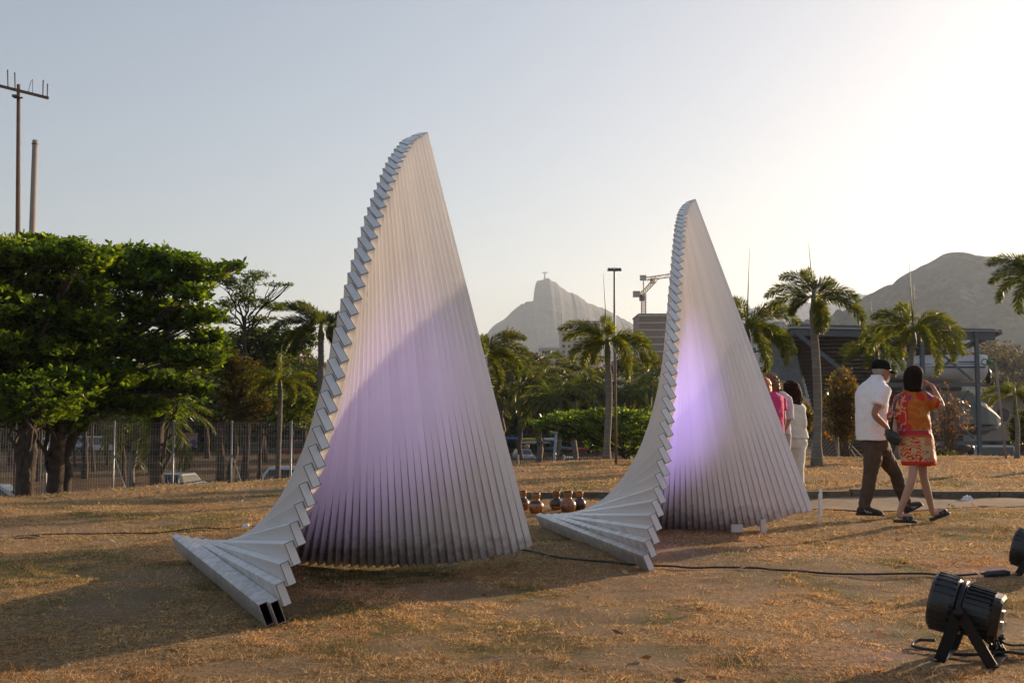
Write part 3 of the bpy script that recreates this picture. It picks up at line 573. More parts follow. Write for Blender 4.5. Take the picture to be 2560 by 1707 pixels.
# ================= litter, label, gourds =================
PAP=M('white_paper',(.72,.70,.68),.7)
def crumple(px,py,w,h,label,mat=PAP,name='paper_scrap',cat='litter'):
    g=ground(px,py); v=[];f=[]; n=9; r_=random.Random(int(px))
    for j in range(n):
        for i in range(n):
            x=(i/(n-1)-.5)*w*(1-.3*abs(j/(n-1)-.5)); y=(j/(n-1)-.5)*w*.7; k=1-max(abs(i/(n-1)-.5),abs(j/(n-1)-.5))*2
            v.append((g.x+x,g.y+y,g.z+.01+h*(.35*k+r_.uniform(0,.75)*min(1,k*2))))
    for j in range(n-1):
        for i in range(n-1): a=j*n+i; f.append((a,a+1,a+n+1,a+n))
    o=mesh(name,v,f,mat,org=g); m=o.modifiers.new('s','SOLIDIFY'); m.thickness=.002; tag(o,label,cat)
crumple(2418,1252,.16,.075,'crumpled white paper lying on the sandy strip right of the walkers')
crumple(615,1322,.10,.05,'crumpled pale scrap by the thin cable left of the large sculpture')
crumple(2474,1287,.035,.02,'tiny pale scrap on the grass right of the sandals')
crumple(1900,1370,.02,.02,'tiny white scrap on the lawn in front of the right sculpture')
crumple(230,1338,.04,.03,'small pale scrap beside the left cable loop') if False else None
g=ground(2047.5,1312); o=E('sign',g,'thin white plaque on a stake beside the right sculpture, seen nearly edge-on','sign'); WP=M('plaque_white',(.62,.63,.66),.45)
mb=MB(); mb.obox(g-V((0,0,.02)),at(2048,1234,g.y),.017,.017); mb.build('stake',WP,o)
t=at(2051,1221,g.y+.0); b=at(2052,1289,g.y); dx=V((math.cos(R(66)),math.sin(R(66)),0)); hw=.085
c=(t+b)/2+V((0,-.012,0)); hh=(t.z-b.z)/2
mb=MB(); pts=[c-dx*hw-V((0,0,hh)),c+dx*hw-V((0,0,hh*1.0)),c+dx*hw+V((0,0,hh*.93)),c+dx*hw*.8+V((0,0,hh)),c-dx*hw*.8+V((0,0,hh)),c-dx*hw+V((0,0,hh*.93))]; nn=V((-dx.y,dx.x,0))*.004
mb.add([p+nn for p in pts]+[p-nn for p in pts],[(5,4,3,2,1,0),(6,7,8,9,10,11)]+[(i,(i+1)%6,(i+1)%6+6,i+6) for i in range(6)]); mb.build('plaque',WP,o)
def gourd_mat(name,a,b_,band):
    m=bpy.data.materials.new(name); m.use_nodes=True; n=m.node_tree; b=n.nodes['Principled BSDF']; b.inputs['Roughness'].default_value=.28; b.inputs['Coat Weight'].default_value=.4
    tc=n.nodes.new('ShaderNodeTexCoord'); sp=n.nodes.new('ShaderNodeSeparateXYZ'); n.links.new(tc.outputs['Object'],sp.inputs[0])
    cr=n.nodes.new('ShaderNodeValToRGB'); cr.color_ramp.interpolation='CONSTANT'; e=cr.color_ramp.elements; e[0].color=(*a,1); e[1].position=band[0]; e[1].color=(*b_,1)
    for p,c in band[1]: q=e.new(p); q.color=(*c,1)
    mr=n.nodes.new('ShaderNodeMapRange'); mr.inputs[2].default_value=.25; n.links.new(sp.outputs['Z'],mr.inputs[0]); n.links.new(mr.outputs[0],cr.inputs[0])
    vo=n.nodes.new('ShaderNodeTexNoise'); vo.inputs['Scale'].default_value=22; vo.inputs['Detail'].default_value=2; n.links.new(tc.outputs['Object'],vo.inputs['Vector'])
    th=n.nodes.new('ShaderNodeMath'); th.operation='GREATER_THAN'; th.inputs[1].default_value=.6; n.links.new(vo.outputs[0],th.inputs[0]); ml=n.nodes.new('ShaderNodeMath'); ml.operation='MULTIPLY'; ml.inputs[1].default_value=.7; n.links.new(th.outputs[0],ml.inputs[0])
    mx=n.nodes.new('ShaderNodeMix'); mx.data_type='RGBA'; n.links.new(ml.outputs[0],mx.inputs[0]); n.links.new(cr.outputs[0],mx.inputs[6]); mx.inputs[7].default_value=(.05,.025,.015,1); n.links.new(mx.outputs[2],b.inputs['Base Color'])
    return m
OR=(.36,.13,.035);DK=(.045,.02,.012)
GMS=[gourd_mat('gourd_a',OR,DK,(.38,[(.62,OR),(.88,DK)])),gourd_mat('gourd_b',OR,DK,(.45,[(.58,OR),(.9,DK)])),gourd_mat('gourd_c',(.24,.095,.04),(.28,.11,.045),(.5,[(.9,DK)])),gourd_mat('gourd_d',OR,DK,(.2,[(.6,(.2,.08,.04)),(.85,OR)])),gourd_mat('gourd_e',DK,(.06,.03,.03),(.35,[(.65,OR),(.9,(.03,.03,.05))]))]
for i,(px,py,wp,hp,mi,lab) in enumerate(((1307,1277,34,48,0,'brown gourd pot half hidden behind the large sculpture edge'),(1340,1284,39,50,1,'orange-brown gourd pot with a dark belt, second from the left'),(1391,1277,34,46,3,'brown gourd pot with dark painted figures, third from the left'),(1420,1282,41,52,2,'largest gourd pot, plain reddish brown, in the middle of the right trio'),(1449,1277,33,46,4,'dark glossy gourd pot, rightmost of the five'))):
    g=ground(px,py); k=g.y/F; r=wp*k/2; h=hp*k; g.z+=.004
    o=E('gourd_pot',g,lab,'pot','carved gourd pots in a row on the dry grass'); 
    prof=[(.0,0),(.45,.0),(.72,.05),(.93,.18),(1,.32),(.93,.47),(.72,.58),(.52,.65),(.45,.69),(.47,.74),(.54,.82),(.58,.90),(.56,.965),(.53,1.0)]
    mb=MB(); mb.lathe((g.x,g.y,g.z),[(a*r,b*h) for a,b in prof]+[(.48*r,.985*h),(.40*r,.80*h)],28); ob=mb.build('bowl',GMS[mi],o,True,org=g)
    mb=MB(); P=[(g.x+math.cos(a)*r*.545,g.y+math.sin(a)*r*.545,g.z+h*.995) for a in [i2*2*math.pi/20 for i2 in range(21)]]; mb.tube(P,.0045,6); mb.build('rim',M('gourd_rim',(.05,.025,.015),.5),o,True)
# ================= vegetation =================
BARK=M('bark',(.032,.023,.017),.95,noise_=(5,(.09,.065,.048),.3,.75),bump=(14,.9,.03)); PBARK=M('palm_bark',(.12,.105,.09),.9,noise_=(4,(.21,.18,.155),.3,.7),bump=(20,.5,.01))
PSCAR=M('leaf_scar',(.24,.21,.18),.9); TWIG=M('twig',(.11,.08,.06),.9); LM=leafmat('broad_leaves',.5,.35,(3.2,2.9,.6)); PLM=leafmat('palm_leaves',.5,.42,(2.3,2.5,.5)); FLM=leafmat('far_leaves',.42,.6,(2.4,2.1,.6))
G1=[(.04,.072,.012),(.055,.10,.016),(.08,.13,.02),(.035,.06,.013),(.11,.155,.026)]
G2=[(.035,.05,.013),(.055,.07,.016),(.085,.08,.02),(.03,.04,.014)]
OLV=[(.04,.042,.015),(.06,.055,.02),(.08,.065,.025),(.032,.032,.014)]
YEL=[(.10,.085,.02),(.075,.08,.018),(.12,.08,.018),(.06,.07,.016),(.09,.09,.02)]
AUT=[(.06,.055,.018),(.08,.055,.018),(.05,.045,.015),(.04,.04,.015),(.15,.06,.015),(.07,.06,.02)]
def limb(mb,a,b,r0,r1,wob=.12,n=7):
    a=V(a);b=V(b);L=(b-a).length; P=[]
    for i in range(n+1):
        t=i/n; P.append(a.lerp(b,t)+V((rnd.uniform(-1,1),rnd.uniform(-1,1),rnd.uniform(-.5,.8)))*L*wob*math.sin(t*math.pi)*.5)
    mb.tube(P,[r0+(r1-r0)*i/n for i in range(n+1)],7); return P
def crown(o,pts,nleaf,L,W,pal,mat,up=.5,name='crown',w=None,spread=.3,whorl=True):
    """pts (N,3): twig tips; each carries a rosette of leaves"""
    N=len(pts); a=rng.uniform(0,2*math.pi,(N,1))+np.arange(nleaf)[None]*2*math.pi/nleaf+rng.normal(0,.25,(N,nleaf))
    el=rng.normal(up,spread,(N,nleaf)); d=np.stack([np.cos(a)*np.cos(el),np.sin(a)*np.cos(el),np.sin(el)],-1).reshape(-1,3)
    if not whorl: d=norm(rng.normal(size=d.shape))
    b=np.repeat(pts,nleaf,0)+rng.normal(0,L*.15,(N*nleaf,3)); nr=norm(np.array([0,0,1.])+rng.normal(0,.45,(N*nleaf,3)))
    LL=L*rng.uniform(.5,1.3,N*nleaf); WW=W*rng.uniform(.7,1.2,N*nleaf)
    P=leafpoly(b,d,nr,LL,WW,.0); tt=np.repeat(tints(N,pal,w,.2),nleaf,0)*(1+rng.uniform(-.35,.35,(N*nleaf,1)))
    return quads(name,P,tt,mat,o)
def ellpts(c,r,n,shell=.55,flat=True):
    d=norm(rng.normal(size=(n,3))); rr=(shell**3+(1-shell**3)*rng.random((n,1)))**(1/3); p=d*rr
    p=p*(1+.22*np.sin(d[:,[0]]*5+c[0])*np.sin(d[:,[1]]*4+c[1])+.15*np.sin(d[:,[2]]*9+c[0]*3))
    return np.array(c)+p*np.array(r)
def almond(pxt,D,base_z,blobs,label,seed,leafL=.17,n=900,trunk_r=.17,group=None):
    """tiered broad-leaved tree; blobs: (px,py,rx_px,ry_px[,dy])"""
    k=D/F; bx=at(pxt[0],1100,D).x; o=E('almond_tree',(bx,D,base_z),label,'tree',group)
    pts=[]; mb=MB(); fork=V((bx+(pxt[1]-pxt[0])*k,D,at(0,pxt[2],D).z))
    P=limb(mb,(bx,D,base_z-.1),fork,trunk_r,trunk_r*.6,.10,8); mb.v[:7]=[p+(p-V((bx,D,p.z)))*.4 for p in mb.v[:7]]
    for bl in blobs:
        px,py,rx,ry=bl[:4]; dy=bl[4] if len(bl)>4 else rnd.uniform(-1.2,1.2); c=at(px,py,D+dy); c.y=D+dy
        st_=fork-V((0,0,rnd.uniform(0,.5))); tz=min(1,max(.72,(min(st_.z,c.z-.25)-base_z)/(fork.z-base_z))); st_=V((bx,D,base_z)).lerp(fork,tz)
        mid=st_.lerp(c,.5)+V((0,0,.05)); limb(mb,st_,mid,trunk_r*.35,trunk_r*.2); limb(mb,mid,c+V((0,0,-ry*k*.2)),trunk_r*.2,.02)
        m=int(n*rx*ry/(90*45)); pp=ellpts(c,(rx*k,max(rx*k*.8,.6),ry*k),m,.45)
        pts.append(pp)
        for _ in range(8): q=pp[rng.integers(len(pp))]; limb(mb,mid.lerp(c,rnd.random()),V(q),.025,.008,.15,4)
    mb.build('trunk',BARK,o,True); return o,np.concatenate(pts),crown
def rosettes(o,pts,L,pal,w=None,mat=None,nl=7,up=.45,Wd=.52): return crown(o,pts,nl,L,L*Wd,pal,mat or LM,up,w=w)
zb=lambda D,x=-10: zgf(x,D)
# two great sea-almond trees at the left
o,p,_=almond((62,70,900),31,zb(31,-12),[(-60,660,90,38),(20,640,110,34),(110,625,110,34),(190,645,90,32),(60,700,130,40),(-40,760,120,45),(90,790,130,50),(190,730,100,40),(-60,860,120,50),(60,880,130,55),(160,890,100,50),(-30,960,110,50),(80,980,100,45),(170,960,80,40),(20,1040,90,24),(130,1030,60,24),(210,820,90,50)],'huge dense sea-almond tree at the left edge in front of the wooden utility pole',1,.17,330,.24)
rosettes(o,p,.235,G1)
o,p,_=almond((152,200,930),34,zb(34,-11),[(250,655,90,30),(330,648,90,28),(420,652,75,24),(470,660,40,16),(300,700,110,34),(400,710,95,32),(500,690,60,16),(560,672,45,10),(590,664,22,8),(480,735,50,22),(520,790,45,18),(340,780,110,40),(450,800,75,34),(520,850,50,24),(300,860,100,40),(400,880,90,38),(490,900,65,30),(545,880,30,16),(260,940,90,38),(350,960,80,36),(440,970,55,28),(505,975,30,22),(300,1015,60,26),(190,1060,25,25),(380,1020,40,20)],'broad tiered sea-almond tree left of the sculptures with a long branch reaching right',2,.17,330,.22)
rosettes(o,p,.25,G1,None)
# thin open tree with reddish weaver crown
def opentree(px,D,pyfork,blobs,label,pal,L,n,tr=.1,cat='tree',name='open_tree',lean=0,mat=None,nl=5,group=None,up=.3):
    k=D/F; bx=at(px,1100,D).x; bz=zgf(bx,D); o=E(name,(bx,D,bz),label,cat,group); mb=MB(); fork=at(px+lean,pyfork,D)
    limb(mb,(bx,D,bz-.1),fork,tr,tr*.6,.035,8); pts=[]
    for bl in blobs:
        bx_,by_,rx,ry=bl[:4]; dy=rnd.uniform(-.6,.6)*rx*k; c=at(bx_,by_,D+dy); P=limb(mb,fork.lerp(V((bx,D,bz)),rnd.uniform(0,.12)),c,tr*.4,.02,.18)
        pp=ellpts(c,(rx*k,rx*k*.8,ry*k),int(n*rx*ry/2000),.3); pts.append(pp)
        for _ in range(max(5,int(rx*ry/200))): limb(mb,P[rnd.randrange(3,7)],V(pp[rng.integers(len(pp))]),.018,.006,.2,4)
    mb.build('trunk',BARK,o,True); rosettes(o,np.concatenate(pts),L,pal,None,mat,nl,up); return o
opentree(612,40,790,[(560,700,30,14),(600,712,45,16),(640,690,40,14),(690,712,35,5),(722,712,14,4),(570,760,36,14),(640,758,50,14),(690,770,30,10),(560,800,30,12),(650,800,40,12),(610,740,30,14)],'slender open-crowned tree with a bare dark stem left of the leftmost tall palm',G2+G1,.10,620,.1)
opentree(620,60,900,[(560,860,50,30),(640,850,60,34),(700,860,60,36),(750,850,50,34),(680,900,60,26),(600,900,50,26)],'light green leafy tree behind the slender tree',G1+G2,.2,700,.14,mat=FLM,name='leafy_tree')
opentree(563,37,1000,[(575,900,30,26),(610,920,42,30),(560,930,34,30),(640,950,40,34),(600,980,50,30),(570,1000,34,30),(650,1010,36,30),(615,1040,40,24)],'yellowing fine-leaved tree beside the small yellow palm',YEL+OLV,.11,380,.16,name='yellowing_tree',lean=35,mat=FLM)
opentree(655,39,1060,[(690,1000,34,22),(730,1010,40,26),(770,1000,36,26),(710,1050,40,22),(760,1050,36,22)],'bright green low tree hugging the left flank of the large sculpture',G2+G1,.15,240,.09,name='low_tree')
# trunks of the park behind the fence, each with a crown
parks=[(190,98,0,.13),(215,78,0,.26),(235,88,0,.15),(268,100,0,.16),(285,118,0,.17),(313,76,0,.17),(520,117,0,.35),(553,76,0,.33),(645,70,0,.14),(662,108,0,.34),(98,75,0,.2),(372,118,0,.2),(345,108,0,.18),(770,80,0,.25)]
for i,(px,D,wpx,tr) in enumerate(parks):
    lab=['thin dark park trunk behind the fence, just right of the thick paired trunk','stocky flared park trunk behind the fence','slim park trunk between the first two fence posts','slim leaning park trunk left of the second fence post','thin park trunk nearly touching the second fence post','slim park trunk just right of the second fence post','pale forked park tree standing far behind the fence','leaning brown park trunk left of the fourth fence post','straight slim trunk right of the fourth fence post','leaning park trunk far behind the small palm','park tree in the shade behind the left fence','far park tree between the second and third fence posts','slender far park tree behind the dark car','shady park tree behind the large sculpture'][i]
    k=D/F; cy=1020
    opentree(px,D,1052,[(px-45,cy+6,60,30),(px+45,cy,60,32),(px,cy-25,70,34),(px,cy-70,80,40)],lab,G1+OLV,.34,230,tr,name='park_tree',lean=rnd.uniform(-12,12),mat=FLM,nl=6,group='park trees behind the wire fence')
# two-tone thick trunk
def bigtrunk(px,D,tr,label,lean=0):
    bx=at(px,1100,D).x; bz=zgf(bx,D); o=E('park_tree',(bx,D,bz),label,'tree'); mb=MB(); f=at(px+lean,1000,D)
    P=limb(mb,(bx,D,bz-.1),f,tr*1.15,tr*.85,.05,8)
    for _ in range(9): limb(mb,P[rnd.randrange(3,8)],at(px+rnd.uniform(-80,80),rnd.uniform(930,1010),D+rnd.uniform(-1,1)),tr*.35,.03,.2)
    mb.build('trunk',BARK,o,True); rosettes(o,np.concatenate([ellpts(at(px+d_,py_,D),(.9,.9,.4),110,.3) for d_,py_ in((-70,1000),(0,960),(70,990),(30,1030),(-30,1040))]),.16,G1,None,None,7)
bigtrunk(150,33,.24,'thick rugged trunk right of the leftmost trunk, behind the first fence post')
bigtrunk(397,43,.28,'thick two-toned peeling trunk between the second and third fence posts')
bigtrunk(72,29.5,.20,'gnarled brown trunk beside the wooden pole at the left edge',8)
# ---- palms ----
def frond(base,az,el,L,droop,pal,par,leaf=.34,nl=70,plume=True,name='frond'):
    ns=14; P=[V(base)]; e=el; d=L/ns
    for i in range(ns):
        t=(i+1)/ns; ee=e-droop*t**1.3; P.append(P[-1]+V((math.cos(az)*math.cos(ee),math.sin(az)*math.cos(ee),math.sin(ee)))*d)
    A=np.array([list(p) for p in P]); tt=np.linspace(.12,.995,nl); idx=tt*ns; i0=np.clip(idx.astype(int),0,ns-1); fr=(idx-i0)[:,None]; b=A[i0]*(1-fr)+A[i0+1]*fr
    tg=norm(A[i0+1]-A[i0]); up=np.array([0,0,1.]); sd=norm(np.cross(tg,up)+1e-6); nr=np.cross(sd,tg)
    B=[];Dd=[]; wh=(0,1,2,3,4,5) if plume else (0,1)
    for q in wh:
        if plume: a=q*math.pi/3+rng.normal(0,.3,nl); off=np.cos(a)[:,None]*sd+np.sin(a)[:,None]*nr
        else: off=(1 if q else -1)*sd+rng.normal(-.25,.18,(nl,1))*up[None]
        B.append(b); Dd.append(norm(off+tg*(rng.uniform(.75,1.3,(nl,1)) if plume else rng.uniform(.45,.9,(nl,1)))-up*(.28 if plume else .35)))
    B=np.concatenate(B);Dd=np.concatenate(Dd); t2=np.tile(tt,len(wh)); LL=leaf*(np.sin(np.clip(t2*.85+.13,0,1)*math.pi)**.5*.8+.2)*rng.uniform(.75,1.15,len(B))
    Q=leafpoly(B,Dd,norm(rng.normal(size=B.shape)),LL,np.full(len(B),leaf*.075 if plume else leaf*.07))
    # rachis as flat strips sharing the object
    R_=[]
    for i in range(ns): 
        r=.012*(1-i/ns)+.003; R_.append([A[i]-sd[0]*r,A[i]+sd[0]*r,A[i+1]+sd[0]*r,A[i+1]-sd[0]*r]); R_.append([A[i]-up*r,A[i]+up*r,A[i+1]+up*r,A[i+1]-up*r])
    Q=np.concatenate([Q,np.array(R_)]); c=np.concatenate([tints(len(B),pal,None,.2),tints(len(R_),[(.16,.14,.06)])])
    return quads(name,Q,c,PLM,par)
def palm(bpx,bpy,tpx,tpy,D,fr,label,tw,pal=G2,frl=1.3,spear=None,leaf=.3,droop=1.5,group='foxtail palms on the rise',bulge=1.5,seed=0):
    """fr: list of (azimuth deg in picture plane: 0=right, 90=away, 180=left, 270=towards ; elevation deg ; length factor)"""
    b=at(bpx,bpy,D); b.z=zgf(b.x,D); t=at(tpx,tpy,D); o=E('foxtail_palm',(b.x,D,b.z),label,'palm tree',group)
    n=14; P=[];rr=[]
    for i in range(n+1):
        u=i/n; P.append(b.lerp(t,u)+V((.03*math.sin(u*5+tpx),0,0))); rr.append(tw*(1+.0*u)*(bulge-(bulge-1)*min(1,u*7)) * (1 if u<.85 else .8))
    P[0].z-=.1; mb=MB(); mb.tube(P,rr,12); mb.build('trunk',PBARK,o,True)
    # leaf-scar rings
    L=(t-b).length; m=max(4,int(L/.16))
    for i in range(1,m):
        c=b.lerp(t,i/m)+V((.03*math.sin(i/m*5+tpx),0,0)); mb=MB(); mb.tube([c-V((0,0,.007)),c+V((0,0,.007))],tw*1.03*(bulge-(bulge-1)*min(1,i/m*7)),12); mb.build('leaf_scar',PSCAR,o)
    # crownshaft
    mb=MB(); mb.tube([t-V((0,0,.25)),t,t+V((0,0,.25)),t+V((0,0,.42))],[tw*.75,tw*.95,tw*.6,tw*.3],10); mb.build('crownshaft',M('crownshaft',(.10,.12,.04),.5),o,True)
    fr=[q_ for i_,q_ in enumerate(fr) if q_[1]>-8 or i_%2]
    for az,el,lf in fr: frond(t+V((0,0,.25)),R(az),R(el),frl*lf,droop,pal,o,leaf*.86,int(72*max(.8,frl/1.3)))
    if spear:
        for dx,h in spear: 
            q=t+V((0,0,.3)); mb=MB(); mb.tube([q,q+V((dx*h*.5,0,h*.5)),q+V((dx*h,0,h))],[.016,.012,.003],6); mb.build('spear_leaf',M('spear',(.12,.13,.05),.5),o,True)
    return o
ring=lambda n,e,l,o_=0,j=12:[(o_+360*i/n+rnd.uniform(-j,j),e+rnd.uniform(-8,8),l*rnd.uniform(.85,1.1)) for i in range(n)]
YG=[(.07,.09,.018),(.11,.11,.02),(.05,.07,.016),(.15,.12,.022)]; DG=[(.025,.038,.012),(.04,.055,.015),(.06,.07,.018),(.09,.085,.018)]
palm(800,1250,803,835,42,[(180,35,1.1),(150,70,1.0),(200,60,1.1),(20,50,1.0),(0,25,1.1),(180,10,.9),(270,40,1),(90,50,1),(225,0,.9),(320,0,.9),(160,-30,.8),(20,-30,.8)],'tall foxtail palm left of the large sculpture, its trunk partly hidden by it',.14,DG,2.0,leaf=.42)
palm(697,1190,700,975,36,[(180,50,1.1),(175,25,1.0),(100,80,1.2),(10,45,1),(0,15,1.05),(270,40,.8),(230,20,.8),(320,10,.8),(180,-15,.7),(0,-20,.7)],'small yellowish foxtail palm with a slim straight trunk by the fence',.085,YG,1.25,[(.02,1.2)],leaf=.28)
palm(1212,1250,1208,905,33,[(170,60,1),(150,40,1),(25,60,1.15),(10,40,1.1),(0,5,1),(340,20,1.),(270,30,.9),(90,60,1),(300,-10,.9),(20,-25,.9),(200,0,.9),(250,-20,.8)],'foxtail palm whose crown shows past the right edge of the large sculpture',.10,YG+DG,1.45,leaf=.32)
palm(1520,1160,1519,880,26,[(178,55,1.15),(168,45,1.),(10,38,1.0),(2,20,1.2),(350,8,1.1),(185,15,.95),(190,-5,.8),(90,75,1),(270,50,.9),(300,10,1),(240,5,.9),(20,-20,1),(330,-25,.95),(120,20,.9)],'foxtail palm standing alone between the two sculptures',.082,YG,1.15,[(-.06,1.6)],leaf=.28)
mb=MB(); a=ground(1540,1160); mb.cyl(a,at(1538,880,a.y),.028,.024,8); tag(mb.build('palm_stake',WOOD,None,True,org=a),'slim wooden stake tied beside the central palm','stake')
palm(1875,1190,1868,845,24,[(100,75,1),(20,60,1.1),(5,45,1.1),(0,10,1.1),(340,-5,1.1),(320,10,1),(180,50,1),(200,20,1),(270,20,1),(20,-25,1.),(350,-30,.9)],'foxtail palm half hidden behind the right sculpture',.085,YG+DG,1.2,[(.05,1.7)],leaf=.29)
palm(2045,1180,2035,775,21.7,[(180,42,1.0),(172,22,1.0),(185,5,.6),(8,38,1.0),(0,18,1.15),(355,6,1.25),(95,82,.9),(150,75,.85),(30,70,.7),(270,-30,.8),(230,-35,.75),(310,-35,.75),(200,-45,.7),(60,20,.9)],'tallest foxtail palm with a clear ringed trunk left of the man in the cap',.085,DG+YG,1.05,[(-.08,1.05)],leaf=.25,bulge=1.75)
palm(2196,1250,2192,900,32,[(180,38,1.15),(175,18,1.1),(60,70,1.35),(20,60,1.2),(0,25,1),(270,30,1),(230,10,1),(320,5,1),(190,-10,.9),(350,-15,.9),(90,30,1)],'dark green foxtail palm behind the man with the black cap',.09,DG,1.05,[(-.1,1.6)],leaf=.26)
palm(2248,1156,2283,850,26,[(178,30,1.15),(172,12,1.05),(20,50,1.1),(8,34,1.2),(0,14,1.25),(352,2,1.1),(90,70,1.1),(160,60,.9),(270,15,1),(230,0,1),(310,-10,1),(340,-25,1.1)],'bright yellow-green foxtail palm behind the woman in the orange dress',.085,YG,1.2,[(-.03,1.75),(.05,1.3)],leaf=.3,bulge=2.4)
palm(2620,1200,2592,720,20,[(180,30,1),(175,5,1),(170,55,1),(182,-25,.9),(90,60,1),(270,40,1),(0,30,1),(0,0,1),(230,0,.9)],'foxtail palm leaning into the frame at the upper right edge',.085,DG,.95,leaf=.24)
palm(2546,1147,2537,1010,27,[(180,35,1.2),(178,15,1.),(90,60,.8),(0,40,1),(0,10,1),(270,20,.8),(200,-15,.7),(340,-10,.7)],'little yellow-green foxtail palm at the right edge, below the hill',.055,YG,.75,leaf=.2)
for i,(x0,y0,x1,y1,lab) in enumerate(((2489,905,2515,1146,'long leaning pole at the right edge beside the boat shed'),)):
    a=ground(x1,y1); mb=MB(); mb.cyl(a,at(x0,y0,a.y),.03,.025,8); tag(mb.build('leaning_pole',CPOLE,None,True,org=a),lab,'pole')
# ---- coconut palms and shrubs in the middle distance ----
def coconut(px,py,D,label,L=2.8,pal=DG+G2,n=22,tr=.16):
    py+=22; t=at(px,py,D); o=E('coconut_palm',(t.x,D,zgf(t.x,D)),label,'palm tree','coconut palms beyond the low fence'); mb=MB(); limb(mb,(t.x+rnd.uniform(-.5,.5),D,zgf(t.x,D)),t,tr*1.3,tr,.05,8); mb.build('trunk',PBARK,o,True)
    for i in range(n): frond(t,R(360*i/n+rnd.uniform(-15,15)),R(rnd.uniform(-25,80)),L*rnd.uniform(.85,1.15),1.5,pal,o,.85,44,False)
for a in ((1255,960,66,'coconut palm just right of the large sculpture, leftmost of its clump'),(1335,930,64,'coconut palm with the brightest upright fronds in the clump'),(1400,975,60,'short coconut palm low in the clump'),(1440,915,74,'coconut palm rising left of the central foxtail trunk'),(1570,960,66,'coconut palm right of the central foxtail trunk'),(1625,930,78,'coconut palm against the left curve of the right sculpture'),(345,1030,58,'shaded coconut palm behind the wire fence'),(400,1020,52,'shaded coconut palm among the park trunks')): coconut(*a)
BGL=['brown-green tree on the skyline right of the large sculpture','thin-crowned tree on the skyline left of the cream block','round dark tree below the cream block','olive tree behind the coconut palms','dark tree behind the central palm','olive tree left of the right sculpture','bushy dark tree behind the right sculpture']
def bgtree(px,py,D,rx,ry,label,pal,n=700,L=.45,name='background_tree',group='trees beyond the lawn'):
    k=D/F; t=at(px,py,D); o=E(name,(t.x,D,zgf(t.x,D)),label,'tree',group); mb=MB(); bz=zgf(t.x,D); f=V((t.x,D,bz+(t.z-bz)*.55)); limb(mb,(t.x,D,bz-.2),f,.28,.18,.05,6); pts=[]
    for _ in range(9):
        c=V((t.x+rnd.uniform(-.7,.7)*rx*k,D+rnd.uniform(-.7,.7)*rx*k,t.z+rnd.uniform(-.75,.65)*ry*k)); limb(mb,f,c,.1,.03,.15,5); pts.append(ellpts(c,(rx*k*.42,rx*k*.42,ry*k*.34),n//9,.3))
    mb.build('trunk',BARK,o,True); crown(o,np.concatenate(pts),6,L,L*.5,pal,FLM,.2,whorl=False); return o
for i,(px,py,D,rx,ry) in enumerate(((1262,875,150,55,52),(1335,905,160,55,34),(1395,935,130,50,30),(1300,940,110,70,50),(1470,945,135,70,36),(1590,935,120,70,50),(1660,960,110,60,60))): bgtree(px,py,D,rx,ry,BGL[i],OLV if i<3 else OLV+DG,900,.5 if D>120 else .42)
LBG=['leftmost dark tree closing the park behind the fence','dark tree behind the utility pole','dark mass of foliage behind the second almond tree','dark tree behind the paired trunks','dark green tree in the park depth, left half','tall dim tree in the middle of the left background','dim tree behind the banner','olive tree behind the fourth fence post','tree filling the gap left of the tall palm','dim tree behind the large sculpture left flank','olive tree hidden behind the large sculpture']
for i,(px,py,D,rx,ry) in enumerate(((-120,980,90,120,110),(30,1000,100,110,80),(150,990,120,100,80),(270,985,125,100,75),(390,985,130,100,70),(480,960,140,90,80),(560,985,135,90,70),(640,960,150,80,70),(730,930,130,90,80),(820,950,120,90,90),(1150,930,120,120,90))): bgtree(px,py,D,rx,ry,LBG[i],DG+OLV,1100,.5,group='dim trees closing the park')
for i,(px,py,D,rx,ry,lab) in enumerate(((2470,905,230,110,60,'hazy round tree right of the boat shed'),(2560,930,200,100,60,'hazy tree at the right edge'),(1960,880,120,60,70,'dim tree left of the shed wall'))): bgtree(px,py,D,rx,ry,lab,OLV,700,.8,group='hazy trees by the shed')
# undergrowth closing the view under the crowns
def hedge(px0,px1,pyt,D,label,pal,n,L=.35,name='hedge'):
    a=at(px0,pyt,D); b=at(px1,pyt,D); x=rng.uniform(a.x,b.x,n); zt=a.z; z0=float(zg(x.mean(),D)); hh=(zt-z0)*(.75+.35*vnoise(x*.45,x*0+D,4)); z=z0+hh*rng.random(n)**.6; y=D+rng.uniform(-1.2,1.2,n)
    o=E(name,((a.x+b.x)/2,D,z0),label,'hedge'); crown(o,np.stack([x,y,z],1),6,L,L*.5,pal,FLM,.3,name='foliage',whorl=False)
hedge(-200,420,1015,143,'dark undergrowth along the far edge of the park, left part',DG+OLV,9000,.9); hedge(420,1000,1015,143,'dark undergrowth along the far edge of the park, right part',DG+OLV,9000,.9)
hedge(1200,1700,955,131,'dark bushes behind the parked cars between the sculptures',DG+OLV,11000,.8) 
# low spreading almond tree between the sculptures
o,p,_=almond((1560,1560,1120),46,zgf(4,46),[(1350,1062,26,12),(1395,1050,40,16),(1440,1045,44,18),(1490,1040,46,20),(1540,1040,46,20),(1590,1045,44,20),(1640,1060,40,22),(1430,1085,50,20),(1490,1080,56,26),(1560,1085,56,26),(1620,1100,46,24),(1500,1110,44,18),(1590,1130,40,16)],'low wide sea-almond tree spreading behind the central palm',3,.17,560,.1)
rosettes(o,p,.17,G1)
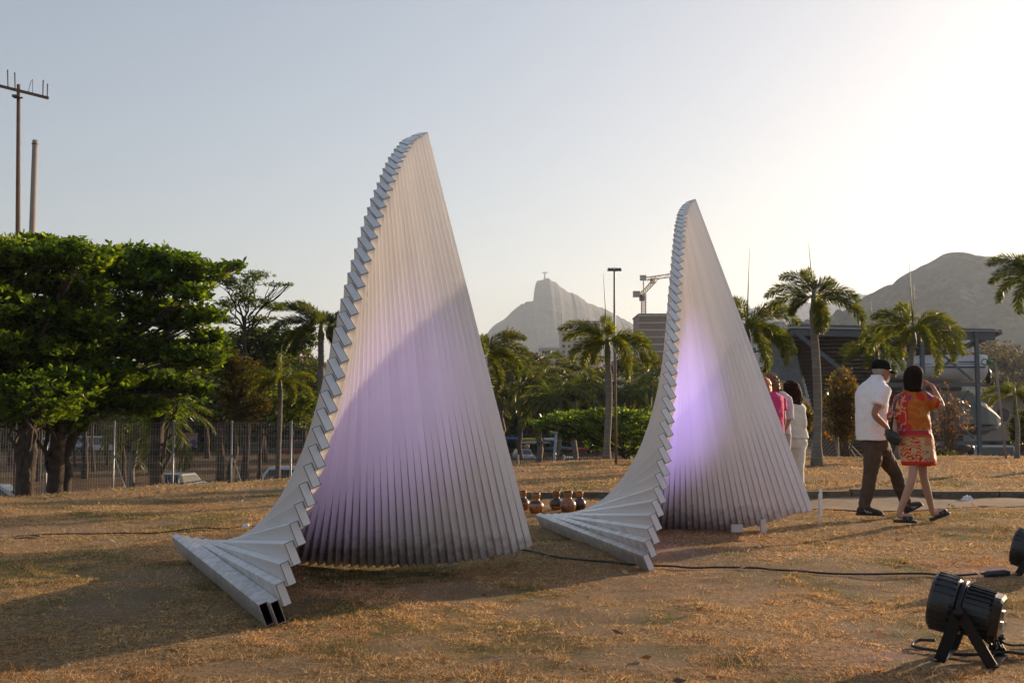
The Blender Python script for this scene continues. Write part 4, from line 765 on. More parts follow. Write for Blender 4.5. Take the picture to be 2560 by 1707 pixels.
# autumn-leaved shrubs right of the right sculpture
def shrub(px,py,D,rx,ry,label,pal,n,L=.07,stems=6,grp=None):
    g=at(px,py,D); k=D/F; bz=zgf(g.x,D); o=E('shrub',(g.x,D,bz),label,'shrub',grp); mb=MB(); pts=ellpts((g.x,D,g.z),(rx*k,rx*k*.8,ry*k),n,.1)
    for i in range(stems):
        q=V(pts[rng.integers(n)]); P=limb(mb,(g.x+rnd.uniform(-.15,.15),D,bz-.05),V((q.x,q.y,g.z+ry*k*rnd.uniform(.3,.95))),.02,.006,.15,7)
        for _ in range(5): limb(mb,P[rnd.randrange(2,7)],V(pts[rng.integers(n)]),.009,.003,.2,4)
    mb.build('stems',TWIG,o,True); crown(o,pts,4,L,L*.55,pal,LM,.3,name='foliage',whorl=False)
shrub(1920,990,33,52,48,'olive shrub with scattered orange leaves between the right sculpture and the tall palm',AUT,1500,.10)
shrub(1988,1045,34,46,42,'dark shrub behind the trunk of the tall palm',OLV+AUT,1400,.10)
shrub(2110,1020,28,46,92,'tall orange-leaved shrub directly left of the man in white shirt',AUT,1500,.085,10)
shrub(2080,1080,30,40,40,'lower twiggy shrub beside the lattice panel',AUT,600,.08,8)
shrub(2370,1040,30,60,70,'sparse reddish twigs in front of the boat rack',[(.16,.08,.06),(.12,.08,.05)],330,.06,14)
shrub(2350,1140,29,40,14,'low green weeds at the foot of the boat rack',G2,300,.08,5)
shrub(2550,1070,32,30,50,'leafy shrub at the right edge of the frame',G2,500,.1,6)
# ================= fences =================
def fence(x0,x1,D0,D1,label,posts,ztop,hgt,vsp,hsp,name='wire_fence',braces=()):
    a=V((x0,D0,0)); b=V((x1,D1,0)); o=E(name,(x0,D0,zgf(x0,D0)),label,'fence'); L=(b-a).length; d=(b-a)/L
    for i,u in enumerate(posts):
        p=a+d*u; z0=zgf(p.x,p.y); mb=MB(); mb.cyl((p.x+(.06 if i==0 else 0),p.y,z0-.1),(p.x,p.y,ztop+.03),.032,n=8); mb.ell((p.x,p.y,ztop+.035),(.036,.036,.02),8,4); mb.build('post',GAL,o,True)
    for u,s in braces:
        p=a+d*u; q=a+d*(u+s); mb=MB(); mb.cyl((p.x,p.y-.05,ztop-1.0),(q.x,q.y-.05,zgf(q.x,q.y)),.02,n=6); mb.build('brace',GAL,o,True)
    mb=MB(); n=int(L/vsp)
    for i in range(n+1):
        p=a+d*i*vsp; mb.obox((p.x,p.y,ztop-hgt),(p.x,p.y,ztop),.0036,.0036)
    m=int(hgt/hsp)
    for j in range(m+1):
        z=ztop-j*hsp; ns=max(1,int(L/6))
        for i in range(ns): p=a+d*L*i/ns; q=a+d*L*(i+1)/ns; mb.obox((p.x,p.y,z),(q.x,q.y,z),.006,.006)
    w=mb.build('wire_mesh',GAL,o); w['kind']='stuff'
D=36; k=D/F; xs=[(px-1280)*k for px in(-22,122,289,437,582,730,880)]
x0=xs[0]-2; fence(x0,xs[-1]+.5,D,D,'tall galvanised wire mesh fence on posts across the left park',[x-x0 for x in xs],at(0,1056,D).z,2.5,.085,.22,braces=((xs[2]-x0,1.0),(xs[4]-x0,1.0)))
# picket fence between the sculptures
a=at(1270,1136,60); b=at(1720,1130,60); o=E('picket_fence',(a.x,60,zgf(a.x,60)),'low fence of thin upright pickets beyond the central palm','fence'); x=a.x; PKT=M('picket_wood',(.10,.085,.07),.9); i=0; zt=a.z
pm=bpy.data.meshes.new('picket'); q=MB(); q.box((0,0,0),(.035,.02,1.7)); q.add([(-.0175,-.01,.85),(.0175,-.01,.85),(.0175,.01,.85),(-.0175,.01,.85),(0,0,.9)],[(0,1,4),(1,2,4),(2,3,4),(3,0,4)]); pm.from_pydata([tuple(p) for p in q.v],[],q.f); pm.materials.append(PKT)
while x<b.x:
    p=link('picket',pm,o); p.location=V((x+rnd.uniform(-.01,.01),60,zt-.9+rnd.uniform(-.06,.04)))-o.location; x+=.115
for z in(-.25,-1.1): mb=MB(); mb.obox((a.x,60.03,zt+z),(b.x,60.03,zt+z),.03,.05); mb.build('rail',PKT,o)
for px,lab in ((1295,'short pale post in front of the picket fence near the large sculpture'),(1409,'short pale post in front of the picket fence, middle'),(1538,'thick short pale post just right of the central palm')):
    g=at(px,1160,30); t=at(px,1136,30); mb=MB(); mb.cyl((g.x,30,zgf(g.x,30)),(t.x,30,t.z),.03 if px!=1538 else .05,n=8); tag(mb.build('short_post',CPOLE,None,True,org=(g.x,30,zgf(g.x,30))),lab,'post','short posts before the picket fence')
a=at(1378,1160,44); b=at(1390,1082,44); mb=MB(); mb.cyl((a.x,44,zgf(a.x,44)),b,.06,n=8); mb.box(b+V((0,0,.0)),(.16,.1,.1)); tag(mb.build('leaning_post',GAL,None,True,org=(a.x,44,zgf(a.x,44))),'leaning bluish steel post before the parked cars','post')
# ================= vehicles =================
CARW=M('car_white',(.55,.56,.58),.25); CARD=M('car_dark_blue',(.03,.04,.06),.2); CARS=M('car_silver',(.28,.30,.33),.25,.3); CARR=M('car_red',(.22,.03,.025),.3); CARG=M('car_green',(.03,.07,.06),.3)
TYRE=M('tyre',(.015,.015,.015),.8); LAMPM=M('lamp_glass',(.5,.5,.45),.2); TAIL=M('tail_glass',(.3,.02,.02),.3)
def car(px,py_roof,D,rot,body,label,kind='hatch',cat='car',name='parked_car',L=4.1,H=1.47,Wd=1.72,group='parked vehicles beyond the lawn'):
    p=at(px,py_roof,D); z0=p.z-H; o=E(name,(p.x,D,z0),label,cat,group); rm=Matrix.Rotation(rot,3,'Z'); c=V((p.x,D,z0))
    def T(x,y,z): return c+rm@V((x,y,z))
    if kind=='hatch': side=[(-L/2,.35),(-L/2,.62),(-L/2+.12,.92),(L/2-1.05,.95),(L/2-.25,.80),(L/2,.62),(L/2,.30)]; cab=[(-L/2+.15,.92),(-L/2+.45,H-.08),(-L/2+.9,H),(.35,H-.02),(L/2-1.05,.95)]
    elif kind=='van': side=[(-L/2,.35),(-L/2,1.0),(L/2-.9,1.05),(L/2-.15,.95),(L/2,.7),(L/2,.3)]; cab=[(-L/2+.02,1.0),(-L/2+.08,H-.06),(-L/2+.3,H),(L/2-1.5,H),(L/2-.8,1.05)]
    else: side=[(-L/2,.45),(-L/2,.95),(L/2-1.0,1.0),(L/2-.2,.88),(L/2,.7),(L/2,.35)]; cab=[(-.5,.95),(-.42,H-.05),(-.2,H),(.7,H-.02),(L/2-1.05,1.0)]
    def prism(poly,w0,w1,zt):
        v=[];n=len(poly)
        for s in(-1,1):
            for x,z in poly:
                w=w0+(w1-w0)*max(0,min(1,(z-.5)/(zt-.5))); v.append(T(x,s*w/2,z))
        return v,[tuple(range(n-1,-1,-1)),tuple(range(n,2*n))]+[(i,(i+1)%n,(i+1)%n+n,i+n) for i in range(n)]
    v,f=prism(side,Wd,Wd*.96,1.0); b=mesh('body',v,f,body,o); m=b.modifiers.new('b','BEVEL'); m.width=.07; m.segments=3
    v,f=prism(cab,Wd*.96,Wd*.74,H); b=mesh('cabin',v,f,body,o); m=b.modifiers.new('b','BEVEL'); m.width=.06; m.segments=2
    # windows slightly proud of the cabin
    k0=cab[-1];k1=cab[-2]; 
    def glass(a,b_,ins,nm):
        v=[]
        for (x,z) in (a,b_):
            w=(Wd*.96+(Wd*.74-Wd*.96)*max(0,min(1,(z-.5)/(H-.5))))-ins
            v+= [T(x+.03,-w/2,z+.015),T(x+.03,w/2,z+.015)]
        mesh(nm,v,[(0,1,3,2)],GLS,o)
    glass((k0[0]-.06,k0[1]+.05),(k1[0]+.06,k1[1]-.08),.14,'windscreen')
    for s in(-1,1):
        q=[(cab[0][0]+.25,1.0),(cab[1][0]+.22,H-.14),(k1[0]-.05,H-.14),(k0[0]-.28,1.02)]
        v=[T(x,s*((Wd*.96+(Wd*.74-Wd*.96)*(z-.5)/(H-.5))/2+.012),z) for x,z in q]; mesh('side_window',v,[(0,1,2,3)],GLS,o)
        mb=MB(); mb.box(T(L/2-.03,s*Wd*.36,.68),(.08,.3,.14),rm); mb.build('headlight',LAMPM,o)
        mb=MB(); mb.box(T(-L/2+.0,s*Wd*.4,.85),(.08,.16,.28),rm); mb.build('tail_light',TAIL,o)
        for x in(-L/2+.75,L/2-.8):
            a=T(x,s*(Wd/2-.2),.31); b2=T(x,s*(Wd/2+.01),.31); mb=MB(); mb.cyl(a,b2,.31,n=16); w=mb.build('wheel',TYRE,o); mb=MB(); mb.cyl(b2,b2+(b2-a).normalized()*.015,.18,n=12); mb.build('rim',GAL,w)
    mb=MB(); mb.box(T(-L/2-.03,0,.5),(.1,Wd*.9,.22),rm); mb.box(T(L/2+.03,0,.45),(.1,Wd*.9,.2),rm); mb.build('bumper',BLK,o)
    return o,T
car(454,1179,59,R(80),CARD,'dark blue hatchback whose roof shows over the lawn between the third and fourth fence posts')
car(715,1165,54,R(178),CARW,'white van behind the small palm, its top half above the lawn edge','van',cat='van',name='parked_van',L=4.4,H=1.95,Wd=1.8)
car(-8,1210,46,R(10),CARS,'pale silver car cut off by the left edge below the utility pole')
car(100,1094,138,R(5),CARW,'white pickup truck far behind the thick paired trunks','pickup',cat='pickup truck',name='parked_pickup',L=5,H=1.7)
car(190,1096,139,R(0),CARS,'silver car far behind the first fence post')
car(240,1090,140,R(3),CARW,'pale van far behind the slim park trunks','van',cat='van',name='parked_van',L=5,H=2.1,Wd=1.9)
car(640,1106,135,R(20),CARG,'dark green car beyond the slim trunk right of the fourth post')
car(742,1100,134,R(0),CARR,'dark red van beside the left flank of the large sculpture','van',cat='van',name='parked_van',L=4.8,H=2.0,Wd=1.8)
o,T=car(1309,1122,113,R(-78),CARS,'grey-blue car with luggage on its roof facing the lawn')
for x,y,s_,m_ in((-.5,-.35,(.7,.6,.4),BARK),(-.3,.4,(.6,.55,.5),M('tan_bag',(.35,.2,.12),.8)),(-.9,.1,(.5,.7,.35),BLK)):
    q=T(x,y,1.47); mb=MB(); mb.ell((q.x,q.y,q.z+s_[2]/2),(s_[0]/2,s_[1]/2,s_[2]/2),10,8); tag(mb.build('luggage_bag',m_,None,True,org=q),{.7:'dark bag at the left on the roof of the grey-blue car',.6:'tan bag at the right on the roof of the grey-blue car',.5:'black bag at the back on the roof of the grey-blue car'}[s_[0]],'bag','bags on the roof of the grey-blue car')
car(1420,1141,81,R(-8),CARW,'white pickup with its bonnet to the right beyond the picket fence','pickup',cat='pickup truck',name='parked_pickup',L=4.6,H=1.6)
car(2462,1113,88,R(185),CARS,'dim parked van at the lower right beyond the lawn','van',cat='van',name='parked_van',L=4.6,H=2.0)
# kayak rack between the sculptures
o=E('kayak_rack',at(1335,1130,125),'dark rack under the trees beyond the picket fence, stacked with kayaks','rack'); a=at(1255,1088,125); b=at(1500,1088,125)
for i in range(5): x=a.x+(b.x-a.x)*i/4; mb=MB(); mb.box((x,125,-1.6),(.12,.12,3.6)); mb.build('upright',AM,o)
for z in(-2.6,-1.7,-.9): mb=MB(); mb.box(((a.x+b.x)/2,125,z),(b.x-a.x,.1,.08)); mb.build('shelf',AM,o)
for px,py,c_,lab in((1325,1098,(.55,.38,.03),'yellow kayak on the top shelf of the rack'),(1272,1096,(.05,.12,.35),'blue kayak at the left of the top shelf'),(1335,1106,(.5,.5,.5),'white kayak on the middle shelf'),(1370,1098,(.5,.52,.5),'pale kayak at the right of the top shelf'),(1400,1120,(.04,.16,.14),'teal kayak behind the leaning steel post'),(1440,1122,(.4,.05,.04),'red-edged pale kayak right of the teal one')):
    p=at(px,py,124.6); mb=MB(); mb.loft([(p+V((x,0,0)),(0,.3*w,0),(0,0,.2*w)) for x,w in((-2,.05),(-1.4,.6),(-.4,1),(.5,1),(1.4,.6),(2,.05))],10); tag(mb.build('kayak',M('kayak_plastic',c_,.4),None,True,org=p),lab,'kayak','kayaks stacked on the rack')
# graphic banner on two posts, blurred violet and orange artwork
bm=bpy.data.materials.new('banner_print'); bm.use_nodes=True; n=bm.node_tree; b=n.nodes['Principled BSDF']; tc=n.nodes.new('ShaderNodeTexCoord'); nz=n.nodes.new('ShaderNodeTexNoise'); nz.inputs['Scale'].default_value=1.1; n.links.new(tc.outputs['Object'],nz.inputs[0])
cr=n.nodes.new('ShaderNodeValToRGB'); cr.color_ramp.elements[0].color=(.12,.08,.2,1); cr.color_ramp.elements[0].position=.4; cr.color_ramp.elements[1].color=(.5,.22,.12,1); cr.color_ramp.elements[1].position=.6; e=cr.color_ramp.elements.new(.5); e.color=(.5,.42,.4,1); n.links.new(nz.outputs[0],cr.inputs[0]); n.links.new(cr.outputs[0],b.inputs[0])
a=at(456,1082,126); b_=at(493,1118,126); o=E('banner',(a.x,126,zgf(a.x,126)),'small violet and orange picture banner far behind the fence','banner'); mb=MB(); mb.box(((a.x+b_.x)/2,126,(a.z+b_.z)/2),(b_.x-a.x,.04,a.z-b_.z)); mb.build('print',bm,o)
for x in(a.x,b_.x): mb=MB(); mb.cyl((x,126.05,zgf(x,126)),(x,126.05,a.z+.1),.05,n=6); mb.build('post',AM,o)
# ================= boat shed =================
D=70; RUST=M('dark_siding',(.028,.016,.012),.8,noise_=(.6,(.05,.028,.02),.3,.7)); BST=M('blue_grey_steel',(.09,.105,.12),.55,.2); ROOFM=M('roof_sheet',(.42,.42,.42),.4,.4)
q=lambda x,y,d=D: at(1920+x/3.675,800+y/3.675,d)
sh=E('boat_shed',q(1000,1200),'large open-sided boat shed with a flat roof, dark siding and steel posts','building'); sh.location.z=-3.3
mb=MB(); a=q(205,62); b=q(2140,100); mb.add([a,b,q(2140,106),q(205,72)]+[p+V((0,10,-.3)) for p in (a,b,q(2140,106),q(205,72))],[(0,3,2,1),(4,5,6,7),(0,1,5,4),(1,2,6,5),(2,3,7,6),(3,0,4,7)]); mb.build('roof',ROOFM,sh)
mb=MB(); mb.obox(q(215,88,D+.3),q(2080,135,D+.3),.25,.75); mb.build('roof_beam',BST,sh)
mb=MB(); mb.obox(q(2135,108,D+.2),q(1800,250,D+6),.25,.3); mb.build('eave_brace',BST,sh)
# siding boards, set back and overlapping
y0=112; i=0
while y0<1250:
    zt=q(0,y0,D+5).z; zb_=q(0,y0+36,D+5).z; xl=q(215+max(0,(y0-110))*.26,0,D+5).x; xr=q(1760,0,D+5).x
    mb=MB(); mb.obox((xl,D+5,(zt+zb_)/2),(xr,D+5,(zt+zb_)/2),.06+.05*(i%2),abs(zt-zb_)*.94); mb.build('siding_board',RUST,sh); y0+=36; i+=1
mb=MB(); mb.add([q(60,72,D+2),q(212,80,D+2),q(350,700,D+2),q(-60,700,D+2)]+[q(60,72,D+3),q(212,80,D+3),q(350,700,D+3),q(-60,700,D+3)],[(0,3,2,1),(4,5,6,7),(0,1,5,4),(1,2,6,5),(2,3,7,6),(3,0,4,7)]); mb.build('sloping_wall',M('slate_cladding',(.12,.13,.14),.85,noise_=(2.5,(.2,.21,.22),.35,.7),bump=(6,.6,.05)),sh)
mb=MB(); mb.obox(q(255,115,D-.2),q(770,540,D-.2),.25,.25); mb.build('diagonal_girder',BST,sh)
for x,y0,w in((1410,120,.26),(1912,108,.24),(1005,130,.3)): mb=MB(); mb.obox(q(x,y0),V((q(x,y0).x,D,-3.4)),w*.95,w); mb.build('post',BST,sh)
for x0,y0,x1,y1 in((1500,228,1885,560),(1890,180,1490,530),(1845,650,1490,1085),(1500,690,1890,1085),(900,640,1400,1000)): mb=MB(); mb.obox(q(x0,y0,D-.05),q(x1,y1,D-.05),.08,.14); mb.build('cross_brace',BST,sh)
for y in(592,1130): 
    for dy in(0,3): mb=MB(); mb.obox(q(900,y,D+dy),q(1960,y,D+dy),.14,.26); mb.build('rack_beam',BST,sh)
mb=MB(); mb.add([q(1560,250,D+1),q(1790,225,D+1),q(1770,262,D+1),q(1560,275,D+1)]+[q(1560,245,D+3),q(1790,220,D+3),q(1770,257,D+3),q(1560,270,D+3)],[(0,3,2,1),(4,5,6,7),(0,1,5,4),(1,2,6,5),(2,3,7,6),(3,0,4,7)]); tag(mb.build('blue_canopy',M('blue_canvas',(.03,.07,.2),.7),None,org=q(1680,250,D+1)),'folded blue canvas canopy above the upper boat','canopy')
def boat(x0,x1,ytop,ymid,ybot,D,label,hull,bow_left=True,stripe=True):
    A=q(x0,ytop,D);B=q(x1,ytop,D); L=B.x-A.x; zt=q(0,ytop,D).z; zm=q(0,ymid,D).z; zb=q(0,ybot,D).z; o=E('boat',((A.x+B.x)/2,D,zb),label,'boat')
    rings=[]; N=18; n=12; vs=[];fs=[]
    for i in range(N+1):
        u=i/N; t=min(1,u*2.2)**.55; x=A.x+L*u; beam=1.15*t if u>0 else .03; kz=zb+(zm-zb)*(1-t)**1.5*1.2; sz=zt+(zt-zm)*.15*(1-u)*(-1)+.10*math.sin(u*math.pi)
        prof=[(0,kz),(beam*.55,kz+(zm-kz)*.35),(beam*.95,zm),(beam,(zm+sz)/2),(beam*.93,sz),(beam*.5,sz+.05),(0,sz+.08)]
        ring=[V((x,D+y,z)) for y,z in prof]+[V((x,D-y,z)) for y,z in prof[-2:0:-1]]
        vs+=ring
    m=len(ring)
    for i in range(N):
        for k in range(m): a=i*m+k;b=i*m+(k+1)%m; fs.append((a,b,b+m,a+m))
    fs+= [tuple(range(m-1,-1,-1)),tuple(range(N*m,(N+1)*m))]
    mesh('hull',vs,fs,hull,o,True)
    if stripe:
        NV=M('navy_stripe',(.02,.03,.10),.3)
        for (u0,u1,za,h) in((.02,.97,.50,.03),(.35,.97,.30,.10),(.62,.9,.62,.07)):
            mb=MB(); P=[]
            for i in range(9):
                u=u0+(u1-u0)*i/8; P.append(V((A.x+L*u,D-1.165*min(1,u*2.2)**.55,zm+(zt-zm)*za)))
            for i in range(8): mb.obox(P[i],P[i+1],.02,h*min(1,(i+.6)/3))
            mb.build('stripe',NV,o)
        mb=MB()
        for i in range(9): 
            u=.04+i*.013; x=A.x+L*u; mb.box((x,D-1.17*min(1,u*2.2)**.55,zm+(zt-zm)*.78),(L*.008,.03,.09 if i%3 else .05))
        mb.build('lettering',NV,o)
        mb=MB(); a=V((A.x+L*.45,D-.6,zt+.1)); mb.tube([a,a+V((.9,0,.35)),a+V((2.6,0,.40))],.025,6); mb.tube([V((A.x+L*.52,D-.6,zt+.1)),V((A.x+L*.62,D-.6,zt+.75)),V((A.x+L*.75,D-.6,zt+.8))],.02,6); mb.build('rail',GAL,o)
    e=V((B.x,D,zm)); mb=MB(); mb.loft([(e+V((.35,0,.30)),(.22,0,0),(0,.2,0)),(e+V((.42,0,.05)),(.28,0,0),(0,.24,0)),(e+V((.45,0,-.25)),(.2,0,0),(0,.18,0)),(e+V((.5,0,-.75)),(.1,0,0),(0,.06,0))],12); mb.box(e+V((.1,0,-.05)),(.4,.25,.25)); mb.lathe(e+V((.75,0,-.72)),[(.05,-.1),(.2,0),(.2,.02),(.05,.1)],10,(1,0,0)); mb.build('outboard_motor',BLM,o,True)
    return o
BW=M('boat_white',(.62,.63,.68),.3)
boat(1075,1950,333,486,570,D+1.5,'white speedboat with navy stripes on the upper rack of the shed',BW)
# tarpaulin-covered boat on the lower rack
tp=E('covered_boat',q(1700,960,D+1.2),'boat under a grey tarpaulin with a pointed end on the lower rack','boat'); TARP=M('tarpaulin',(.12,.13,.12),.7,noise_=(1.2,(.17,.18,.165),.3,.7)); vs=[];fs=[]
pr=[(1430,700,.2),(1480,655,.9),(1650,650,1.1),(1850,652,1.15),(1960,745,1.1),(2060,830,.7),(2150,915,.15)]; m=7
for x,y,w in pr:
    t=q(x,y,D+1.2); bz=q(0,955,D+1.2).z
    for k in range(m): a=math.pi*k/(m-1); vs.append(V((t.x,D+1.2-math.cos(a)*w,bz+(t.z-bz)*math.sin(a)**.6)))
for i in range(len(pr)-1):
    for k in range(m-1): a=i*m+k; fs.append((a,a+1,a+m+1,a+m))
mesh('tarpaulin',vs,fs,TARP,tp); a=q(1400,960,D+1.2); b=q(2110,955,D+1.2); mb=MB(); mb.loft([(a,(0,.1,0),(0,0,.15)),(a.lerp(b,.3)+V((0,0,-.3)),(0,1,0),(0,0,.4)),(a.lerp(b,.8)+V((0,0,-.3)),(0,1,0),(0,0,.4)),(b,(0,.5,0),(0,0,.2))],12); mb.build('hull',M('dull_hull',(.10,.10,.10),.6),tp,True)
e=q(2050,985,D+1.2); mb=MB(); mb.ell(e,(.4,.25,.25)); mb.build('outboard_motor',BLM,tp,True)
o=boat(900,1800,1150,1185,1225,D+2,'dark low boat at ground level inside the shed',M('boat_dark',(.05,.05,.055),.5),stripe=False)
# low building with a round opening at the right
a=q(1930,695,100); b=q(2700,1250,100); o=E('low_building',((a.x+b.x)/2,100,-3.4),'low pinkish-grey wall with a round dark opening at the right edge','building'); mb=MB(); mb.box(((a.x+b.x)/2,104,(a.z-3.4)/2),(b.x-a.x,8,a.z+3.4)); mb.build('wall',M('pinkish_wall',(.20,.165,.15),.85,noise_=(.5,(.26,.22,.2),.3,.7)),o)
c=q(2162,870,99.9); mb=MB(); mb.cyl((c.x,99.97,c.z),(c.x,99.9,c.z),.6,n=28); mb.build('round_opening',GLS,o); mb=MB(); mb.box(((a.x+b.x)/2,99.6,a.z+.12),(b.x-a.x+.4,1.2,.22)); mb.build('coping',CON,o)
for i,x in enumerate((2000,2150,2300)): 
    p=q(x,1190,99.9); mb=MB(); mb.box((p.x,99.95,p.z),(2.2,.1,1.6)); mb.build('opening',GLS,o)
hedge(2440,2700,962,108,'strip of low greenery on top of the low right-hand building',G2,700,.35)
hedge(1640,2800,1050,170,'dim undergrowth beyond the boat shed',DG+OLV,3800,.7)
# green ring on the leaning pole
p=at(2463,905,ground(2515,1146).y); o=E('wind_ring',p,'green ring with a trailing collar at the top of the leaning pole','ring'); GR=M('green_cloth',(.02,.16,.06),.7); mb=MB(); mb.tube([p+V((math.cos(a)*.085,0.0,math.sin(a)*.075)) for a in [i*math.pi/10 for i in range(21)]],.014,6); mb.build('hoop',GR,o,True); mb=MB(); mb.loft([(p+V((.05,0,0)),(0,.06,0),(0,0,.07)),(p+V((.12,0,-.01)),(0,.04,0),(0,0,.05)),(p+V((.2,0,.01)),(0,.015,0),(0,0,.02))],10); mb.build('collar',GR,o,True)
# leaning lattice panels on the rise
LAT=M('lattice_slat',(.30,.28,.26),.7); PAN=M('panel_mesh',(.16,.15,.15),.8)
def panel(pts,rods,label):
    D=28.6; P=[at(x,y,D) for x,y in pts]; P[2].z=min(P[2].z,zgf(P[2].x,D)+.02); P[3].z=min(P[3].z,zgf(P[3].x,D)+.02); o=E('lattice_panel',((P[2]+P[3])/2),label,'lattice','lattice panels on the rise')
    for a,b in((0,1),(1,2),(2,3),(3,0)): mb=MB(); mb.obox(P[a],P[b],.03,.03); mb.build('frame_bar',LAT,o)
    for (u,v) in rods: 
        a=P[0].lerp(P[3],u); b=P[1].lerp(P[2],v); mb=MB(); mb.obox(a,b,.012,.018); mb.build('slat',LAT,o)
    return o,P
panel([(2006,1107),(2030,1098),(2031,1152),(2010,1152)],[(i/6,i/6) for i in range(1,6)],'small lattice panel with level slats left of the tall palm trunk')
o,P=panel([(2046,1062),(2076,1038),(2096,1150),(2058,1152)],[(min(1,i/11+.12),max(0,i/11-.10)) for i in range(1,12)],'tall lattice panel with slanting slats right of the tall palm trunk')
mb=MB(); mb.add([p+V((0,.02,0)) for p in P]+[p+V((0,.03,0)) for p in P],[(0,1,2,3),(7,6,5,4),(0,4,5,1),(1,5,6,2),(2,6,7,3),(3,7,4,0)]); mb.build('backing',PAN,o)
for x0,y0,x1,y1,lab in((2112,1100,2142,1150,'left of two thin guy rods behind the man'),(2120,1104,2160,1150,'right of two thin guy rods behind the man'),(2092,1020,2096,1150,'slim upright stake in the orange-leaved shrub')):
    a=at(x0,y0,28.2); b=at(x1,y1,28.2); mb=MB(); mb.cyl(a,V((b.x,b.y,zgf(b.x,b.y)-.02)),.012 if y0>1050 else .025,n=6); tag(mb.build('stake',LAT,None,org=b),lab,'stake','thin stakes among the shrubs')
# ================= people =================
def skinm(name,c): 
    m=M(name,c,.55,bump=(60,.15,.002)); m.node_tree.nodes['Principled BSDF'].inputs['Subsurface Weight'].default_value=.08; return m
def cloth(name,c,c2=None,r=.85):
    m=M(name,c,r,noise_=(5,c2 or tuple(x*.96 for x in c),.35,.7),bump=(7,.8,.03)); return m
def evalmesh(o):
    bpy.context.view_layer.update(); dg=bpy.context.evaluated_depsgraph_get(); e=o.evaluated_get(dg); me=e.to_mesh(); v=[tuple(x.co) for x in me.vertices]; f=[tuple(p.vertices) for p in me.polygons]; e.to_mesh_clear(); return v,f
def skinchain(pts,edges,root):
    me=bpy.data.meshes.new('tmp'); me.from_pydata([tuple(p) for p,_ in pts],edges,[]); o=bpy.data.objects.new('tmp',me); COL.objects.link(o)
    m=o.modifiers.new('s','SKIN'); m.use_smooth_shade=True; m.branch_smoothing=.4
    sv=me.skin_vertices[0].data
    for i,(p,r) in enumerate(pts): sv[i].radius=(r,r) if not isinstance(r,tuple) else r
    sv[root].use_root=True
    s=o.modifiers.new('ss','SUBSURF'); s.levels=1; s.render_levels=1
    v,f=evalmesh(o); bpy.data.objects.remove(o); return v,f
def basis(f,up=V((0,0,1))):
    f=V(f).normalized(); r=f.cross(up).normalized(); return r,f,r.cross(f)
def headgeo(mb,c,f,up,s=1.,chin=0.):
    r,fw,u=basis(f,up); rot=Matrix((r,fw,u)).transposed()
    k0=len(mb.v); mb.ell((0,0,0),(.074*s,.095*s,.115*s),24,18)
    for i in range(k0,len(mb.v)):
        p=mb.v[i]; t=max(0,min(1,-p.z/(.115*s)))
        p.x*=1-.34*t**1.5; 
        if p.y<0: p.y*=1-.30*t
        else: p.y*=1-.06*t
        if p.z>0: p.x*=1+.03
        # eye sockets
        for sx in(-1,1):
            d=(V((p.x,p.z,0))-V((sx*.031*s,.012*s,0))).length
            if p.y>0: p.y-=.010*s*math.exp(-(d/(.016*s))**2)
        mb.v[i]=p
    mb.loft([((0,.082*s,.020*s),(.006*s,0,0),(0,.008*s,0)),((0,.098*s,-.005*s),(.010*s,0,0),(0,.012*s,0)),((0,.106*s,-.022*s),(.015*s,0,0),(0,.013*s,0)),((0,.094*s,-.032*s),(.013*s,0,0),(0,.010*s,0))],10)
    mb.ell((0,.084*s,-.058*s),(.024*s,.012*s,.007*s),12,8); mb.ell((0,.083*s,-.068*s),(.020*s,.011*s,.006*s),12,8)
    mb.ell((0,.068*s,-.095*s),(.026*s,.022*s,.018*s),12,8); mb.ell((0,.078*s,.034*s),(.048*s,.014*s,.009*s),12,8)
    for sx in(-1,1): mb.ell((sx*.075*s,-.004*s,-.006*s),(.010*s,.020*s,.032*s),10,8)
    for i in range(k0,len(mb.v)): mb.v[i]=V(c)+rot@mb.v[i]
    return r,fw,u
def remesh(name,v,f,mat,par,vox,sm=3,disp=None):
    o=mesh(name,v,f,mat,par,True); m=o.modifiers.new('r','REMESH'); m.mode='VOXEL'; m.voxel_size=vox; m.use_smooth_shade=True
    if sm: m=o.modifiers.new('s','SMOOTH'); m.iterations=sm; m.factor=.5
    if disp:
        t=bpy.data.textures.new(name,'CLOUDS'); t.noise_scale=disp[1]; t.noise_depth=2; m=o.modifiers.new('d','DISPLACE'); m.texture=t; m.strength=disp[0]; m.mid_level=.5; m.texture_coords='LOCAL'
    return o
def hand(pts,ed,wi,wr,d,n,s=1.,curl=.6,thumb=1):
    """append palm and five fingers to a skin graph; d pointing direction, n palm normal"""
    d=V(d).normalized(); n=V(n); n=(n-d*n.dot(d)).normalized(); sd=d.cross(n)
    b=len(pts); palm=wr+d*.05*s; pts.append((palm,(.016*s,.028*s))); ed.append((wi,b)); kn=b
    for i,(o_,L) in enumerate(((-.028,.065),(-.010,.078),(.010,.074),(.028,.058))):
        p0=wr+d*.088*s+sd*o_*s; a=len(pts); pts.append((p0,.0095*s)); ed.append((kn,a)); q=p0; dd=d.copy()
        for j,fr in enumerate((.45,.3,.25)):
            dd=(dd+n*curl*.55).normalized(); q=q+dd*L*fr*s; pts.append((q,(.0088-.0012*j)*s)); ed.append((len(pts)-2,len(pts)-1))
    t0=wr+d*.03*s-sd*.026*s*thumb; a=len(pts); pts.append((t0,.011*s)); ed.append((kn,a)); q=t0; dd=(d*.8-sd*.7*thumb+n*.3).normalized()
    for L in(.032,.028): q=q+dd*L*s; dd=(dd+d*.3+n*.2).normalized(); pts.append((q,.0095*s)); ed.append((len(pts)-2,len(pts)-1))
